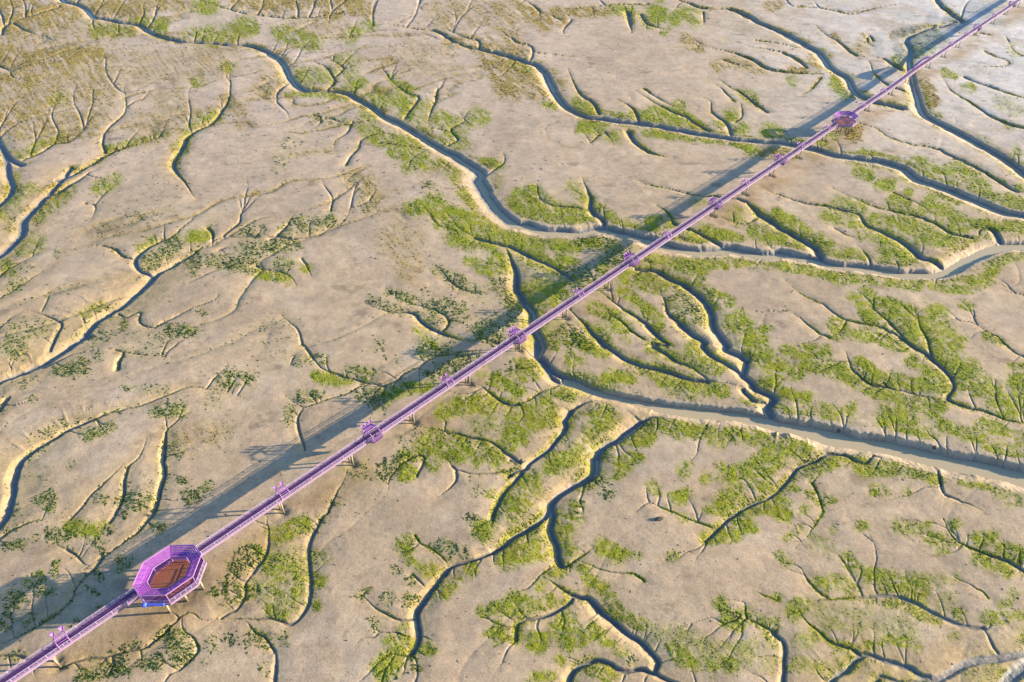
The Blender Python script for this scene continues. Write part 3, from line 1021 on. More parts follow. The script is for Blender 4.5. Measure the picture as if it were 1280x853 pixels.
# ---------------------------------------------------------------- vegetation cover
VEGD = {k: np.zeros_like(X) for k in 'gto'}
wx = 14 * fbm(U / 34., V / 24., 3, 50)
wy = 10 * fbm(U / 34. + 40, V / 24., 3, 55)
for hd, P in parse(VEG, 3):
    r = float(hd[0]) * 330 / 1280. * 1.28
    kind = hd[2]
    dens = min(1.0, float(hd[1]) * (1.5 if kind == 'o' else 1.12))
    if kind == 's':
        kind, dens = 'g', dens * .8
    u0, u1 = int(P[:, 0].min() - r * 1.9 - 14) - ULO, int(P[:, 0].max() + r * 1.9 + 14) - ULO
    v0, v1 = int(P[:, 1].min() - r * 1.9 - 14) - VLO, int(P[:, 1].max() + r * 1.9 + 14) - VLO
    sl = (slice(max(v0, 0), min(v1, NV)), slice(max(u0, 0), min(u1, NU)))
    k2 = min(1.0, r / 14.)
    pu, pv = U[sl] + wx[sl] * k2, V[sl] + wy[sl] * k2
    best = np.full(pu.shape, 1e9)
    if len(P) == 1:
        P = np.vstack([P, P + [1.5, 0]])
    for a, b in zip(P[:-1], P[1:]):
        d = b - a
        t = np.clip(((pu - a[0]) * d[0] + (pv - a[1]) * d[1]) / (d @ d + 1e-9), 0, 1)
        best = np.minimum(best, np.hypot(pu - a[0] - t * d[0], (pv - a[1] - t * d[1]) * 1.1))
    VEGD[kind][sl] = np.maximum(VEGD[kind][sl], dens * (1 - sstep(.40, 1.35, best / r)))

# plants line the rims of the channels themselves
near = (1 - sstep(1.3, 4.2, RIM)) * sstep(-.30, .35, fbm(X / 10, Y / 10, 3, 160))
uN, vN = U / 1280., V / 853.
right = sstep(.38, .50, uN + .18 * (vN - .5))
upper = 1 - sstep(.30, .48, vN + .25 * uN)
VEGD['g'] = np.maximum(VEGD['g'], .8 * near * np.maximum(right, .6 * upper))
VEGD['t'] = np.maximum(VEGD['t'], .42 * near * (1 - right))
VEGD['o'] = np.maximum(VEGD['o'], .75 * near * upper)

for k in VEGD:
    VEGD[k] *= 1 - .9 * np.clip(BANK * (1 + .5 * n_mid), 0, 1)
# faint meandering rills and swales of the flat itself
wr1, wr2 = fbm(X / 20, Y / 20, 2, 170) * 6, fbm(X / 20, Y / 20, 2, 173) * 6
al_, ac_ = (X * .80 + Y * .60) + wr1, (-X * .60 + Y * .80) + wr2
rg = np.abs(fbm(al_ / 80, ac_ / 22, 2, 176))
rmask = np.clip((1 - sstep(.30, .62, uN + .3 * vN)) * (1 - sstep(.35, .6, vN)) + .25, 0, 1) * sstep(-.35, .1, fbm(X / 30, Y / 30, 2, 180) + .2)
RILL = np.exp(-(rg / .022) ** 2) * rmask
SWALE = np.exp(-(rg / .085) ** 2) * rmask
VEGD['o'] = np.maximum(VEGD['o'], .7 * SWALE * (1 - sstep(.28, .50, vN + .1 * uN)) * (1 - sstep(.5, .66, uN)))
VEGD['t'] = np.maximum(VEGD['t'], .35 * SWALE * sstep(.25, .5, vN) * (1 - right))

# the finest drainage: every point of the flat drains along a least-cost tree to the nearest creek
gv = np.maximum(VEGD['g'], np.maximum(VEGD['t'] * .6, VEGD['o'] * .6))
ST = 2
dv, du = (NV + ST - 1) // ST, (NU + ST - 1) // ST
rim_s = RIM[::ST, ::ST]
gvs = gv[::ST, ::ST]
jj_, ii_ = np.indices((dv, du))
cost = .7 + 6.0 * np.abs(fbm(ii_ / 7.5, jj_ / 6., 3, 190)) + .5 * rng.random((dv, du)) + 2.0 * np.abs(fbm(ii_ / 18., jj_ / 14., 2, 195))
cost = cost.ravel().tolist()
src = np.nonzero((rim_s < .8).ravel())[0].tolist()
NN = dv * du
dist_ = [1e9] * NN
par = [-1] * NN
order = []
heap = []
for n_ in src:
    dist_[n_] = 0.0
    heap.append((0.0, n_))
heapq.heapify(heap)
done = bytearray(NN)
uc, vc = (ii_ * ST + ULO).ravel(), (jj_ * ST + VLO).ravel()
low = (vc > 470) & (uc > 430) & (uc < 930)
bx_ = np.where(low, .75, np.where(uc + .6 * vc > 620, .85, -.60)).tolist()
by_ = np.where(low, -.66, np.where(uc + .6 * vc > 620, .53, .80)).tolist()
NB = ((-1, -2, 2.236), (-1, 2, 2.236), (1, -2, 2.236), (1, 2, 2.236), (-2, -1, 2.236), (-2, 1, 2.236), (2, -1, 2.236), (2, 1, 2.236),
      (-1, 0, 1.0), (1, 0, 1.0), (0, -1, 1.0), (0, 1, 1.0), (-1, -1, 1.42), (-1, 1, 1.42), (1, -1, 1.42), (1, 1, 1.42))
while heap:
    dcur, n_ = heapq.heappop(heap)
    if done[n_]:
        continue
    done[n_] = 1
    order.append(n_)
    if dcur > 95:
        continue
    y_, x_ = divmod(n_, du)
    for ay_, ax_, ln_ in NB:
        yy_, xx_ = y_ + ay_, x_ + ax_
        if 0 <= yy_ < dv and 0 <= xx_ < du:
            m_ = yy_ * du + xx_
            if not done[m_]:
                nd_ = dcur + cost[m_] * (ln_ + .55 * (ax_ * bx_[m_] + ay_ * by_[m_]))
                if nd_ < dist_[m_]:
                    dist_[m_] = nd_
                    par[m_] = n_
                    heapq.heappush(heap, (nd_, m_))
acc = [1.0] * NN
for n_ in reversed(order):
    if par[n_] >= 0:
        acc[par[n_]] += acc[n_]
acc = np.array(acc)
thr_ = 22 + 420 * (1 - sstep(.10, .42, gvs.ravel())) ** 2
isr = (acc > thr_) & (np.array(par) >= 0)
kids = np.zeros(NN, np.int32)
for n_ in np.nonzero(isr)[0].tolist():
    kids[par[n_]] += 1
used = bytearray(NN)
for n_ in sorted(np.nonzero(isr & (kids == 0))[0].tolist(), key=lambda q_: -dist_[q_]):
    ch = [n_]
    while par[ch[-1]] >= 0 and not used[ch[-1]]:
        used[ch[-1]] = 1
        ch.append(par[ch[-1]])
    if len(ch) < 4:
        continue
    P = np.array([(c_ % du * ST + ULO, c_ // du * ST + VLO) for c_ in ch], float)
    for _ in range(3):
        P[1:-1] = (P[:-2] + 2 * P[1:-1] + P[2:]) / 4
    a1_ = acc[ch[-2]]
    wk = min(2.3, .85 + .36 * math.log2(max(1.0, a1_ / 26)))
    carve(smooth_path(P[::2] if len(P) % 2 else np.vstack([P[:-1:2], P[-1:]]), 2.5, .25, n_ % 1000), .6, wk, .62, .5, rmin=9.0)
RN = 1 - sstep(.8, 5.5, RIM)
for k in 'gt':
    VEGD[k] = np.clip(VEGD[k] * (.98 + .40 * RN), 0, 1)

# ---------------------------------------------------------------- piers: their scour pits are part of the flat
PIERS = [-22, 4.5, 56.5, 77.3, 98, 119.3, 141, 163.5, 186, 210.5, 233.2, 256, 281.7, 305.6, 331.6, 359, 410.5, 443.5, 471, 505.5, 533, 560, 596, 635, 667, 697, 730, 762]
SCOUR = np.zeros_like(X)
for t in PIERS:
    for o in (-.8, .8):
        x, y = axis(t, o)
        d = np.hypot(X - x, Y - y)
        SCOUR = np.minimum(SCOUR, -.45 * np.exp(-(d / 1.1) ** 2))
PAV = [(29.2, -2.0, .91), (376.5, -1.4, .86)]
for t, o, s_ in PAV:
    x, y = axis(t, o)
    d = np.hypot(X - x, Y - y)
    SCOUR = np.minimum(SCOUR, -.3 * np.exp(-(d / (6 * s_)) ** 4) * (1 + .6 * n_mid))

# ---------------------------------------------------------------- final heights
flat = .30 * fbm(X / 46, Y / 46, 2, 60) + .13 * n_lo + .016 * n_mid + .010 * n_hi
vmask = np.clip(gv * 1.3, 0, 1)
rough = .06 * vmask * fbm(X / 1.1, Y / 1.1, 2, 70)
chan = np.clip(-INC / .5, 0, 1)
Z = flat * (1 - .75 * chan) + rough * (1 - chan) + SHO + INC + SCOUR - (.22 * SWALE + .16 * RILL) * (1 - chan) + chan * .06 * fbm(X / .9, Y / .9, 2, 75)
# steep banks of the big channels are rilled
Z += np.where((INC < -.35) & (INC > -2.0), .07 * vnoise(X / .6, Y / .9, 81) * np.clip(-INC - .3, 0, .8), 0)
ZF = .30 * fbm(XF / 46, YF / 46, 2, 60) * np.exp(-np.hypot(XF, YF) / 1500) + .0
ZF[IV0:IV0 + NV, IU0:IU0 + NU] = Z

# ---------------------------------------------------------------- colour of the mud (wet, dry, algae film, iron stains, painted sun and sky)
def mix(a, b, t):
    return a * (1 - t[..., None]) + np.array(b) * t[..., None]


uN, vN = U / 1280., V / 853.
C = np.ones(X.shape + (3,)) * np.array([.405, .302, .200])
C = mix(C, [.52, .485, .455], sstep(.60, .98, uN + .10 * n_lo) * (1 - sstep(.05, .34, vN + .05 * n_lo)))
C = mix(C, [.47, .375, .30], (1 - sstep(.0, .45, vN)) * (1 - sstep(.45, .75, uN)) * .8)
C = mix(C, [.37, .285, .205], sstep(.4, .8, fbm(X / 22, Y / 30, 3, 90) + .35) * .5)
C = mix(C, [.45, .37, .28], sstep(.35, .8, fbm(X / 15, Y / 12, 3, 95) + .2) * .35)
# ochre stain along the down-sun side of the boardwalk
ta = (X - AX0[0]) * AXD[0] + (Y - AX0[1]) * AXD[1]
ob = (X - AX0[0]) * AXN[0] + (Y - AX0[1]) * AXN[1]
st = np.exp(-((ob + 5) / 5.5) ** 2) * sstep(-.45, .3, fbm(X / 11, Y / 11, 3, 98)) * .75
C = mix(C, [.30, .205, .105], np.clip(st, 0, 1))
# organic blotches
C = mix(C, [.20, .15, .10], sstep(.42, .70, fbm(X / 10, Y / 7, 4, 101)) * .65)
ca, sa = math.cos(-.62), math.sin(-.62)
sx, sy = (X * ca + Y * sa), (-X * sa + Y * ca)
wrp = fbm(X / 7, Y / 7, 2, 120) * 2.2
streak = fbm(sx / 4.5 + wrp, sy / 1.1 + wrp, 3, 125)
clump = fbm(X / 2.1, Y / 1.6, 3, 130)
# plants and rills run down towards the nearest creek: smear noise along that direction
def blur(A_, n_):
    for _ in range(n_):
        A_ = (np.roll(A_, 1, 0) + np.roll(A_, -1, 0) + A_ * 2) * .25
        A_ = (np.roll(A_, 1, 1) + np.roll(A_, -1, 1) + A_ * 2) * .25
    return A_


db = blur(np.minimum(DIST, 40.0), 14)
gy, gx = np.gradient(db)
mg = np.hypot(gx, gy)
k_ = np.clip(mg / .35, 0, 1) * (.35 + .65 * sstep(.12, .45, vN))
fx_, fy_ = .80 - .25 * (uN < .4), .60 + .1 * (uN < .4)
sg = np.sign(gx * fx_ + gy * fy_ + 1e-9)
dx_ = k_ * gx / (mg + 1e-6) * sg + (1.15 - k_) * fx_ + .35 * fx_
dy_ = k_ * gy / (mg + 1e-6) * sg + (1.15 - k_) * fy_ + .35 * fy_
mm = np.hypot(dx_, dy_) + 1e-6
dx_, dy_ = (dx_ / mm).astype(np.float32), (dy_ / mm).astype(np.float32)
wn = blur(rng.standard_normal(X.shape).astype(np.float32), 1)
lic = wn.copy()
jj0, ii0 = np.indices(X.shape)
for sgn in (1, -1):
    py_, px_ = jj0.astype(np.float32), ii0.astype(np.float32)
    for st_ in range(6):
        a_ = np.clip(py_.astype(np.int32), 0, NV - 1)
        b_ = np.clip(px_.astype(np.int32), 0, NU - 1)
        py_ = py_ + sgn * dy_[a_, b_] * 1.1
        px_ = px_ + sgn * dx_[a_, b_] * 1.1
        lic += wn[np.clip(py_.astype(np.int32), 0, NV - 1), np.clip(px_.astype(np.int32), 0, NU - 1)] * (1 - st_ / 8.)
lic /= lic.std()
pat = .30 * lic + .22 * streak + .24 * clump + .25 * n_lo
film = np.clip(np.maximum(VEGD['g'] * .95, VEGD['t'] * .45) * (.92 + .95 * pat), 0, .98)
C = mix(C, [.222, .250, .006], film)
filmo = np.clip(VEGD['o'] * (.8 + 1.1 * pat), 0, .9)
C = mix(C, [.30, .215, .040], filmo)
# yellow channel shoulders: diatom film plus sunlit bank colour painted in
C = mix(C, [.43, .30, .11], np.clip(-SHO * 1.6 - INC * .3, 0, .38) * (1 - FLO))
C = mix(C, [.455, .355, .255], BANK * (1 - FLO) * .6)
C = mix(C, [.155, .162, .170], FLO * .92)  # wet silt, with the blue-grey of reflected sky put into the colour
sheet = np.zeros_like(X)
for (u_, v_, a_, b_, k_) in ((1150, 48, 34, 17, .9), (1196, 30, 22, 16, .9), (1222, 12, 26, 12, .6), (1135, 62, 14, 18, .8), (1132, 20, 20, 8, .3), (1240, 25, 22, 8, .5),
                             (1165, 22, 14, 12, .5), (1100, 60, 10, 20, .4), (6, 182, 16, 12, .5), (20, 250, 14, 30, .35), (1060, 120, 24, 12, .35)):
    q = np.hypot((U + wx * .7 - u_) / a_, (V + wy * .6 - v_) / b_)
    sheet = np.maximum(sheet, k_ * (1 - sstep(.55, 1.15, q)))
C = mix(C, [.165, .195, .20], sheet * (.75 + .5 * n_mid))
C *= (1 + .17 * fbm(X / 6, Y / 3.5, 4, 112) + .11 * fbm(X / 18, Y / 18, 2, 113))[..., None]
speck = sstep(.42, .62, fbm(X / 1.3, Y / 1.0, 2, 115)) * sstep(-.2, .35, fbm(X / 25, Y / 25, 2, 117))
C = mix(C, [.22, .165, .11], speck * .5)
WET = np.clip(FLO + np.clip(-SCOUR * 1.2, 0, .4) + .5 * sheet, 0, 1)
C = mix(C, [.105, .102, .085], np.clip(SML * .6 + RILL * .3, 0, .9))
C = mix(C, [.12, .10, .075], np.clip(-SCOUR * 1.5, 0, .6))
C *= (1 + .10 * fbm(X / .9, Y / .9, 2, 110) + .06 * n_mid)[..., None]
FAR = np.array([.40, .31, .22])
ed_ = np.clip(np.minimum(np.minimum(U - ULO, UHI - U) / 70., np.minimum((V - VLO) / 30., (VHI - V) / 60.)), 0, 1)
ed_ = (ed_ * ed_ * (3 - 2 * ed_))[..., None]
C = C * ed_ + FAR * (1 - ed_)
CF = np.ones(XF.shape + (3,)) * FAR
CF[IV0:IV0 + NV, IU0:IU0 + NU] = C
WF = np.zeros_like(XF)
WF[IV0:IV0 + NV, IU0:IU0 + NU] = WET


# ================================================================ mesh + material helpers
def mesh_np(name, co, loops, counts, mats, smooth=False):
    me = bpy.data.meshes.new(name)
    me.vertices.add(len(co))
    me.vertices.foreach_set('co', np.ascontiguousarray(co, np.float32).ravel())
    me.loops.add(len(loops))
    me.loops.foreach_set('vertex_index', np.ascontiguousarray(loops, np.int32))
    st_ = np.concatenate([[0], np.cumsum(counts)[:-1]]).astype(np.int32)
    me.polygons.add(len(counts))
    me.polygons.foreach_set('loop_start', st_)
    me.polygons.foreach_set('loop_total', np.asarray(counts, np.int32))
    if smooth:
        me.polygons.foreach_set('use_smooth', np.ones(len(counts), bool))
    for m in mats:
        me.materials.append(m)
    me.update(calc_edges=True)
    return me


def color_attr(me, name, rgb):
    a = me.color_attributes.new(name, 'FLOAT_COLOR', 'POINT')
    c = np.ones((len(rgb), 4), np.float32)
    c[:, :3] = np.clip(rgb, 0.01, 1)
    a.data.foreach_set('color', c.ravel())


class NT:
    def __init__(s, name):
        s.m = bpy.data.materials.new(name)
        s.m.use_nodes = True
        s.t = s.m.node_tree
        s.b = s.t.nodes['Principled BSDF']

    def n(s, kind, **kw):
        nd = s.t.nodes.new(kind)
        for k, v in kw.items():
            if k in nd.inputs:
                nd.inputs[k].default_value = v
            else:
                setattr(nd, k, v)
        return nd

    def l(s, a, b):
        s.t.links.new(a, b)


def plain(name, rgb, rough=.6, var=.12, scale=3.0, metal=0.0, bump=0.0, stain=0.0, tide=0.0):
    N = NT(name)
    tc = N.n('ShaderNodeTexCoord')
    no = N.n('ShaderNodeTexNoise', Scale=scale, Detail=5.0, Roughness=.6)
    N.l(tc.outputs['Object'], no.inputs['Vector'])
    mp = N.n('ShaderNodeMapRange')
    mp.inputs['From Min'].default_value = .25
    mp.inputs['From Max'].default_value = .75
    mp.inputs['To Min'].default_value = 1 - var
    mp.inputs['To Max'].default_value = 1 + var
    N.l(no.outputs['Fac'], mp.inputs['Value'])
    vm = N.n('ShaderNodeVectorMath', operation='SCALE')
    vm.inputs[0].default_value = rgb
    N.l(mp.outputs['Result'], vm.inputs['Scale'])
    last = vm.outputs['Vector']
    if stain:                                   # patchy fading, salt and rust
        n2 = N.n('ShaderNodeTexNoise', Scale=.33, Detail=8.0, Roughness=.72)
        N.l(tc.outputs['Object'], n2.inputs['Vector'])
        m2 = N.n('ShaderNodeMapRange')
        for k, v in (('From Min', .48), ('From Max', .72), ('To Min', 0.0), ('To Max', stain)):
            m2.inputs[k].default_value = v
        N.l(n2.outputs['Fac'], m2.inputs['Value'])
        mx = N.n('ShaderNodeMix', data_type='RGBA')
        N.l(m2.outputs['Result'], mx.inputs[0])
        N.l(last, mx.inputs[6])
        mx.inputs[7].default_value = (.17, .11, .10, 1)
        last = mx.outputs[2]
    if tide:                                    # weed and silt up to the tide line
        ge = N.n('ShaderNodeNewGeometry')
        sp = N.n('ShaderNodeSeparateXYZ')
        N.l(ge.outputs['Position'], sp.inputs[0])
        ad = N.n('ShaderNodeMath', operation='ADD')
        N.l(sp.outputs['Z'], ad.inputs[0])
        N.l(no.outputs['Fac'], ad.inputs[1])
        m3 = N.n('ShaderNodeMapRange')
        for k, v in (('From Min', 1.0), ('From Max', 2.2), ('To Min', .85), ('To Max', 0.0)):
            m3.inputs[k].default_value = v
        N.l(ad.outputs['Value'], m3.inputs['Value'])
        mx = N.n('ShaderNodeMix', data_type='RGBA')
        N.l(m3.outputs['Result'], mx.inputs[0])
        N.l(last, mx.inputs[6])
        mx.inputs[7].default_value = (.075, .065, .035, 1)
        last = mx.outputs[2]
    N.l(last, N.b.inputs['Base Color'])
    N.b.inputs['Roughness'].default_value = rough
    N.b.inputs['Metallic'].default_value = metal
    if bump:
        bp = N.n('ShaderNodeBump', Strength=bump, Distance=.03)
        N.l(no.outputs['Fac'], bp.inputs['Height'])
        N.l(bp.outputs['Normal'], N.b.inputs['Normal'])
    return N.m


def mud_material():
    N = NT('tidal_mud')
    at = N.n('ShaderNodeVertexColor', layer_name='tint')
    we = N.n('ShaderNodeAttribute', attribute_name='wet')
    tc = N.n('ShaderNodeTexCoord')
    n1 = N.n('ShaderNodeTexNoise', Scale=2.6, Detail=5.0, Roughness=.7)
    n2 = N.n('ShaderNodeTexNoise', Scale=.35, Detail=4.0, Roughness=.6)
    N.l(tc.outputs['Object'], n1.inputs['Vector'])
    N.l(tc.outputs['Object'], n2.inputs['Vector'])
    m1 = N.n('ShaderNodeMapRange')
    for k, v in (('From Min', .3), ('From Max', .7), ('To Min', .74), ('To Max', 1.26)):
        m1.inputs[k].default_value = v
    N.l(n1.outputs['Fac'], m1.inputs['Value'])
    m2 = N.n('ShaderNodeMapRange')
    for k, v in (('From Min', .3), ('From Max', .7), ('To Min', .9), ('To Max', 1.1)):
        m2.inputs[k].default_value = v
    N.l(n2.outputs['Fac'], m2.inputs['Value'])
    mu = N.n('ShaderNodeMath', operation='MULTIPLY')
    N.l(m1.outputs['Result'], mu.inputs[0])
    N.l(m2.outputs['Result'], mu.inputs[1])
    vm = N.n('ShaderNodeVectorMath', operation='SCALE')
    N.l(at.outputs['Color'], vm.inputs[0])
    N.l(mu.outputs['Value'], vm.inputs['Scale'])
    N.l(vm.outputs['Vector'], N.b.inputs['Base Color'])
    mr = N.n('ShaderNodeMapRange')
    for k, v in (('To Min', .92), ('To Max', .58)):
        mr.inputs[k].default_value = v
    N.l(we.outputs['Fac'], mr.inputs['Value'])
    N.l(mr.outputs['Result'], N.b.inputs['Roughness'])
    N.b.inputs['Specular IOR Level'].default_value = .35
    bp = N.n('ShaderNodeBump', Strength=.62, Distance=.07)
    N.l(n1.outputs['Fac'], bp.inputs['Height'])
    N.l(bp.outputs['Normal'], N.b.inputs['Normal'])
    return N.m


def leaf_material():
    N = NT('marsh_plant_leaf')
    at = N.n('ShaderNodeVertexColor', layer_name='tint')
    N.l(at.outputs['Color'], N.b.inputs['Base Color'])
    N.b.inputs['Roughness'].default_value = .75
    N.b.inputs['Specular IOR Level'].default_value = .2
    tr = N.n('ShaderNodeBsdfTranslucent')
    N.l(at.outputs['Color'], tr.inputs['Color'])
    mx = N.n('ShaderNodeMixShader')
    mx.inputs['Fac'].default_value = .3
    N.l(N.b.outputs['BSDF'], mx.inputs[1])
    N.l(tr.outputs['BSDF'], mx.inputs[2])
    N.l(mx.outputs['Shader'], N.t.nodes['Material Output'].inputs['Surface'])
    return N.m


def water_material():
    N = NT('silty_water')
    N.b.inputs['Base Color'].default_value = (.43, .36, .235, 1)
    N.b.inputs['Roughness'].default_value = .2
    N.b.inputs['Specular IOR Level'].default_value = .18
    N.b.inputs['IOR'].default_value = 1.33
    tc = N.n('ShaderNodeTexCoord')
    no = N.n('ShaderNodeTexNoise', Scale=.9, Detail=3.0)
    N.l(tc.outputs['Object'], no.inputs['Vector'])
    bp = N.n('ShaderNodeBump', Strength=.06, Distance=.05)
    N.l(no.outputs['Fac'], bp.inputs['Height'])
    N.l(bp.outputs['Normal'], N.b.inputs['Normal'])
    return N.m


def planks(name, rgb, freq, axis_='X', rough=.6, dark=.55):
    """boards across the deck: the seams between boards are darker"""
    N = NT(name)
    tc = N.n('ShaderNodeTexCoord')
    wv = N.n('ShaderNodeTexWave', Scale=freq, Distortion=.0)
    wv.bands_direction = axis_
    N.l(tc.outputs['Object'], wv.inputs['Vector'])
    no = N.n('ShaderNodeTexNoise', Scale=2.2, Detail=4.0)
    N.l(tc.outputs['Object'], no.inputs['Vector'])
    m1 = N.n('ShaderNodeMapRange')
    for k, v in (('From Min', .0), ('From Max', .35), ('To Min', dark), ('To Max', 1.0)):
        m1.inputs[k].default_value = v
    N.l(wv.outputs['Fac'], m1.inputs['Value'])
    m2 = N.n('ShaderNodeMapRange')
    for k, v in (('From Min', .3), ('From Max', .7), ('To Min', .72), ('To Max', 1.28)):
        m2.inputs[k].default_value = v
    N.l(no.outputs['Fac'], m2.inputs['Value'])
    mu = N.n('ShaderNodeMath', operation='MULTIPLY')
    N.l(m1.outputs['Result'], mu.inputs[0])
    N.l(m2.outputs['Result'], mu.inputs[1])
    vm = N.n('ShaderNodeVectorMath', operation='SCALE')
    vm.inputs[0].default_value = rgb
    N.l(mu.outputs['Value'], vm.inputs['Scale'])
    N.l(vm.outputs['Vector'], N.b.inputs['Base Color'])
    N.b.inputs['Roughness'].default_value = rough
    return N.m


M = {
    'mud': mud_material(), 'leaf': leaf_material(), 'water': water_material(),
    'deck': planks('plum_deck_boards', (.085, .030, .13), 1.3),
    'floor': planks('rust_red_deck_boards', (.27, .085, .04), .8, 'Y', dark=.45),
    'bay': planks('violet_bay_boards', (.10, .035, .16), 1.3),
    'lilac': plain('lilac_white_paint', (.25, .175, .295), .5, .14, 1.5, stain=.6),
    'rail': plain('pale_lilac_rail_paint', (.38, .285, .44), .45, .10, 2.0, stain=.45),
    'orchid': plain('orchid_paint', (.30, .10, .42), .45, .12, 2.5),
    'violet': plain('violet_paint', (.16, .03, .36), .5, .15, 2.0),
    'roof': plain('orchid_roof_slats', (.255, .055, .38), .45, .35, 2.0, stain=.35),
    'rose': plain('rose_lilac_trim', (.36, .185, .42), .45, .1, 2.0),
    'blue': plain('blue_fabric', (.06, .12, .62), .5, .12, 3.0),
    'conc': plain('pier_concrete', (.30, .25, .18), .85, .22, 2.5, bump=.3, tide=1),
    'stone': plain('dark_lump', (.09, .08, .06), .8, .35, 4.0, bump=.5),
}


def link(o, parent=None):
    col.objects.link(o)
    if parent is not None:
        o.parent = parent
    return o


def tag(o, label=None, cat=None, group=None, kind=None):
    for k, v in (('label', label), ('category', cat), ('group', group), ('kind', kind)):
        if v:
            o[k] = v
    return o


def empty(name, loc, rz=0.0):
    o = bpy.data.objects.new(name, None)
    o.location = loc
    o.rotation_euler = (0, 0, rz)
    o.empty_display_size = 1
    return link(o)


def copy_tree(o, parent=None):
    c = o.copy()
    link(c)
    if parent is not None:
        c.parent = parent
    for ch in list(o.children):
        copy_tree(ch, c)
    return c


class MB:
    """collects boxes, bars and plates; build() links them as ONE mesh object"""
    def __init__(s):
        s.v, s.f = [], []

    def poly(s, pts, faces):
        b = len(s.v)
        s.v += [tuple(map(float, p)) for p in pts]
        s.f += [[b + i for i in f] for f in faces]

    def box(s, x0, x1, y0, y1, z0, z1):
        s.poly([(x0, y0, z0), (x1, y0, z0), (x1, y1, z0), (x0, y1, z0), (x0, y0, z1), (x1, y0, z1), (x1, y1, z1), (x0, y1, z1)],
               [(0, 3, 2, 1), (4, 5, 6, 7), (0, 1, 5, 4), (1, 2, 6, 5), (2, 3, 7, 6), (3, 0, 4, 7)])

    def bar(s, a, b, w, h=None, n=4, taper=1.0):
        a, b = np.array(a, float), np.array(b, float)
        h = h or w
        d = b - a
        d /= np.linalg.norm(d) + 1e-9
        up = np.array([0, 0, 1.0]) if abs(d[2]) < .95 else np.array([1.0, 0, 0])
        sd = np.cross(d, up)
        sd /= np.linalg.norm(sd)
        up = np.cross(sd, d)
        ring = []
        for p, k in ((a, 1.0), (b, taper)):
            for i in range(n):
                t = 2 * math.pi * (i + .5) / n
                q = 1.4142 if n == 4 else 1.0
                ring.append(p + sd * math.cos(t) * w * .5 * q * k + up * math.sin(t) * h * .5 * q * k)
        f = [[i, (i + 1) % n, n + (i + 1) % n, n + i] for i in range(n)]
        f += [list(range(n))[::-1], list(range(n, 2 * n))]
        s.poly(ring, f)

    def plate(s, pts, th):
        """thick plate under the polygon pts (counter-clockwise seen from above)"""
        n = len(pts)
        top = [np.array(p, float) for p in pts]
        bot = [p - np.array([0, 0, th]) for p in top]
        f = [list(range(n)), list(range(n, 2 * n))[::-1]]
        f += [[n + i, n + (i + 1) % n, (i + 1) % n, i] for i in range(n)]
        s.poly(top + bot, f)

    def petal(s, base, tip, width, bend=.25, th=.04):
        b, t = np.array(base, float), np.array(tip, float)
        d = t - b
        L = np.linalg.norm(d)
        sd = np.cross(d, [0, 0, 1.0])
        sd = sd / np.linalg.norm(sd) if np.linalg.norm(sd) > 1e-3 else np.array([1.0, 0, 0])
        nrm = np.cross(sd, d / L)
        P = []
        for k, wv in ((0, .25), (.3, .8), (.6, 1.0), (.85, .5), (1, .05)):
            c = b + d * k + nrm * bend * L * math.sin(k * 2.2)
            P += [c - sd * wv * width / 2, c + sd * wv * width / 2, c + sd * wv * width / 2 - nrm * th, c - sd * wv * width / 2 - nrm * th]
        f = []
        for i in range(4):
            o = 4 * i
            for q in range(4):
                f.append([o + q, o + (q + 1) % 4, o + 4 + (q + 1) % 4, o + 4 + q])
        f += [[3, 2, 1, 0], [16, 17, 18, 19]]
        s.poly(P, f)

    def build(s, name, mat, parent=None, loc=None):
        me = bpy.data.meshes.new(name)
        me.from_pydata(s.v, [], s.f)
        me.materials.append(mat)
        me.update()
        o = bpy.data.objects.new(name, me)
        if loc:
            o.location = loc
        return link(o, parent)


# ================================================================ ground
nv, nu = XF.shape
co = np.stack([XF, YF, ZF], -1).reshape(-1, 3)
idx = np.arange(nv * nu).reshape(nv, nu)
quads = np.stack([idx[:-1, :-1], idx[1:, :-1], idx[1:, 1:], idx[:-1, 1:]], -1).reshape(-1, 4)
me = mesh_np('tidal_flat', co, quads.ravel(), np.full(len(quads), 4), [M['mud']], smooth=True)
color_attr(me, 'tint', CF.reshape(-1, 3))
a = me.attributes.new('wet', 'FLOAT', 'POINT')
a.data.foreach_set('value', WF.ravel().astype(np.float32))
g = link(bpy.data.objects.new('tidal_flat', me))
tag(g, 'beige tidal mudflat cut by branching creeks', 'mudflat', kind='structure')

# water standing in the deepest channels
b = MB()
WL = -1.85
b.poly([(-900, -100, WL), (900, -100, WL), (900, 900, WL), (-900, 900, WL)], [(0, 1, 2, 3)])
w = b.build('water', M['water'])
tag(w, 'silty water lying in the deepest creeks', 'water', kind='structure')

# ================================================================ marsh plants: countless tufts
keep = (INC > -.34) & (FLO < .4) & (np.abs(ob) > 2.0)
verts, colr, loops_ = [], [], []
tot = 0
GA = 1.0


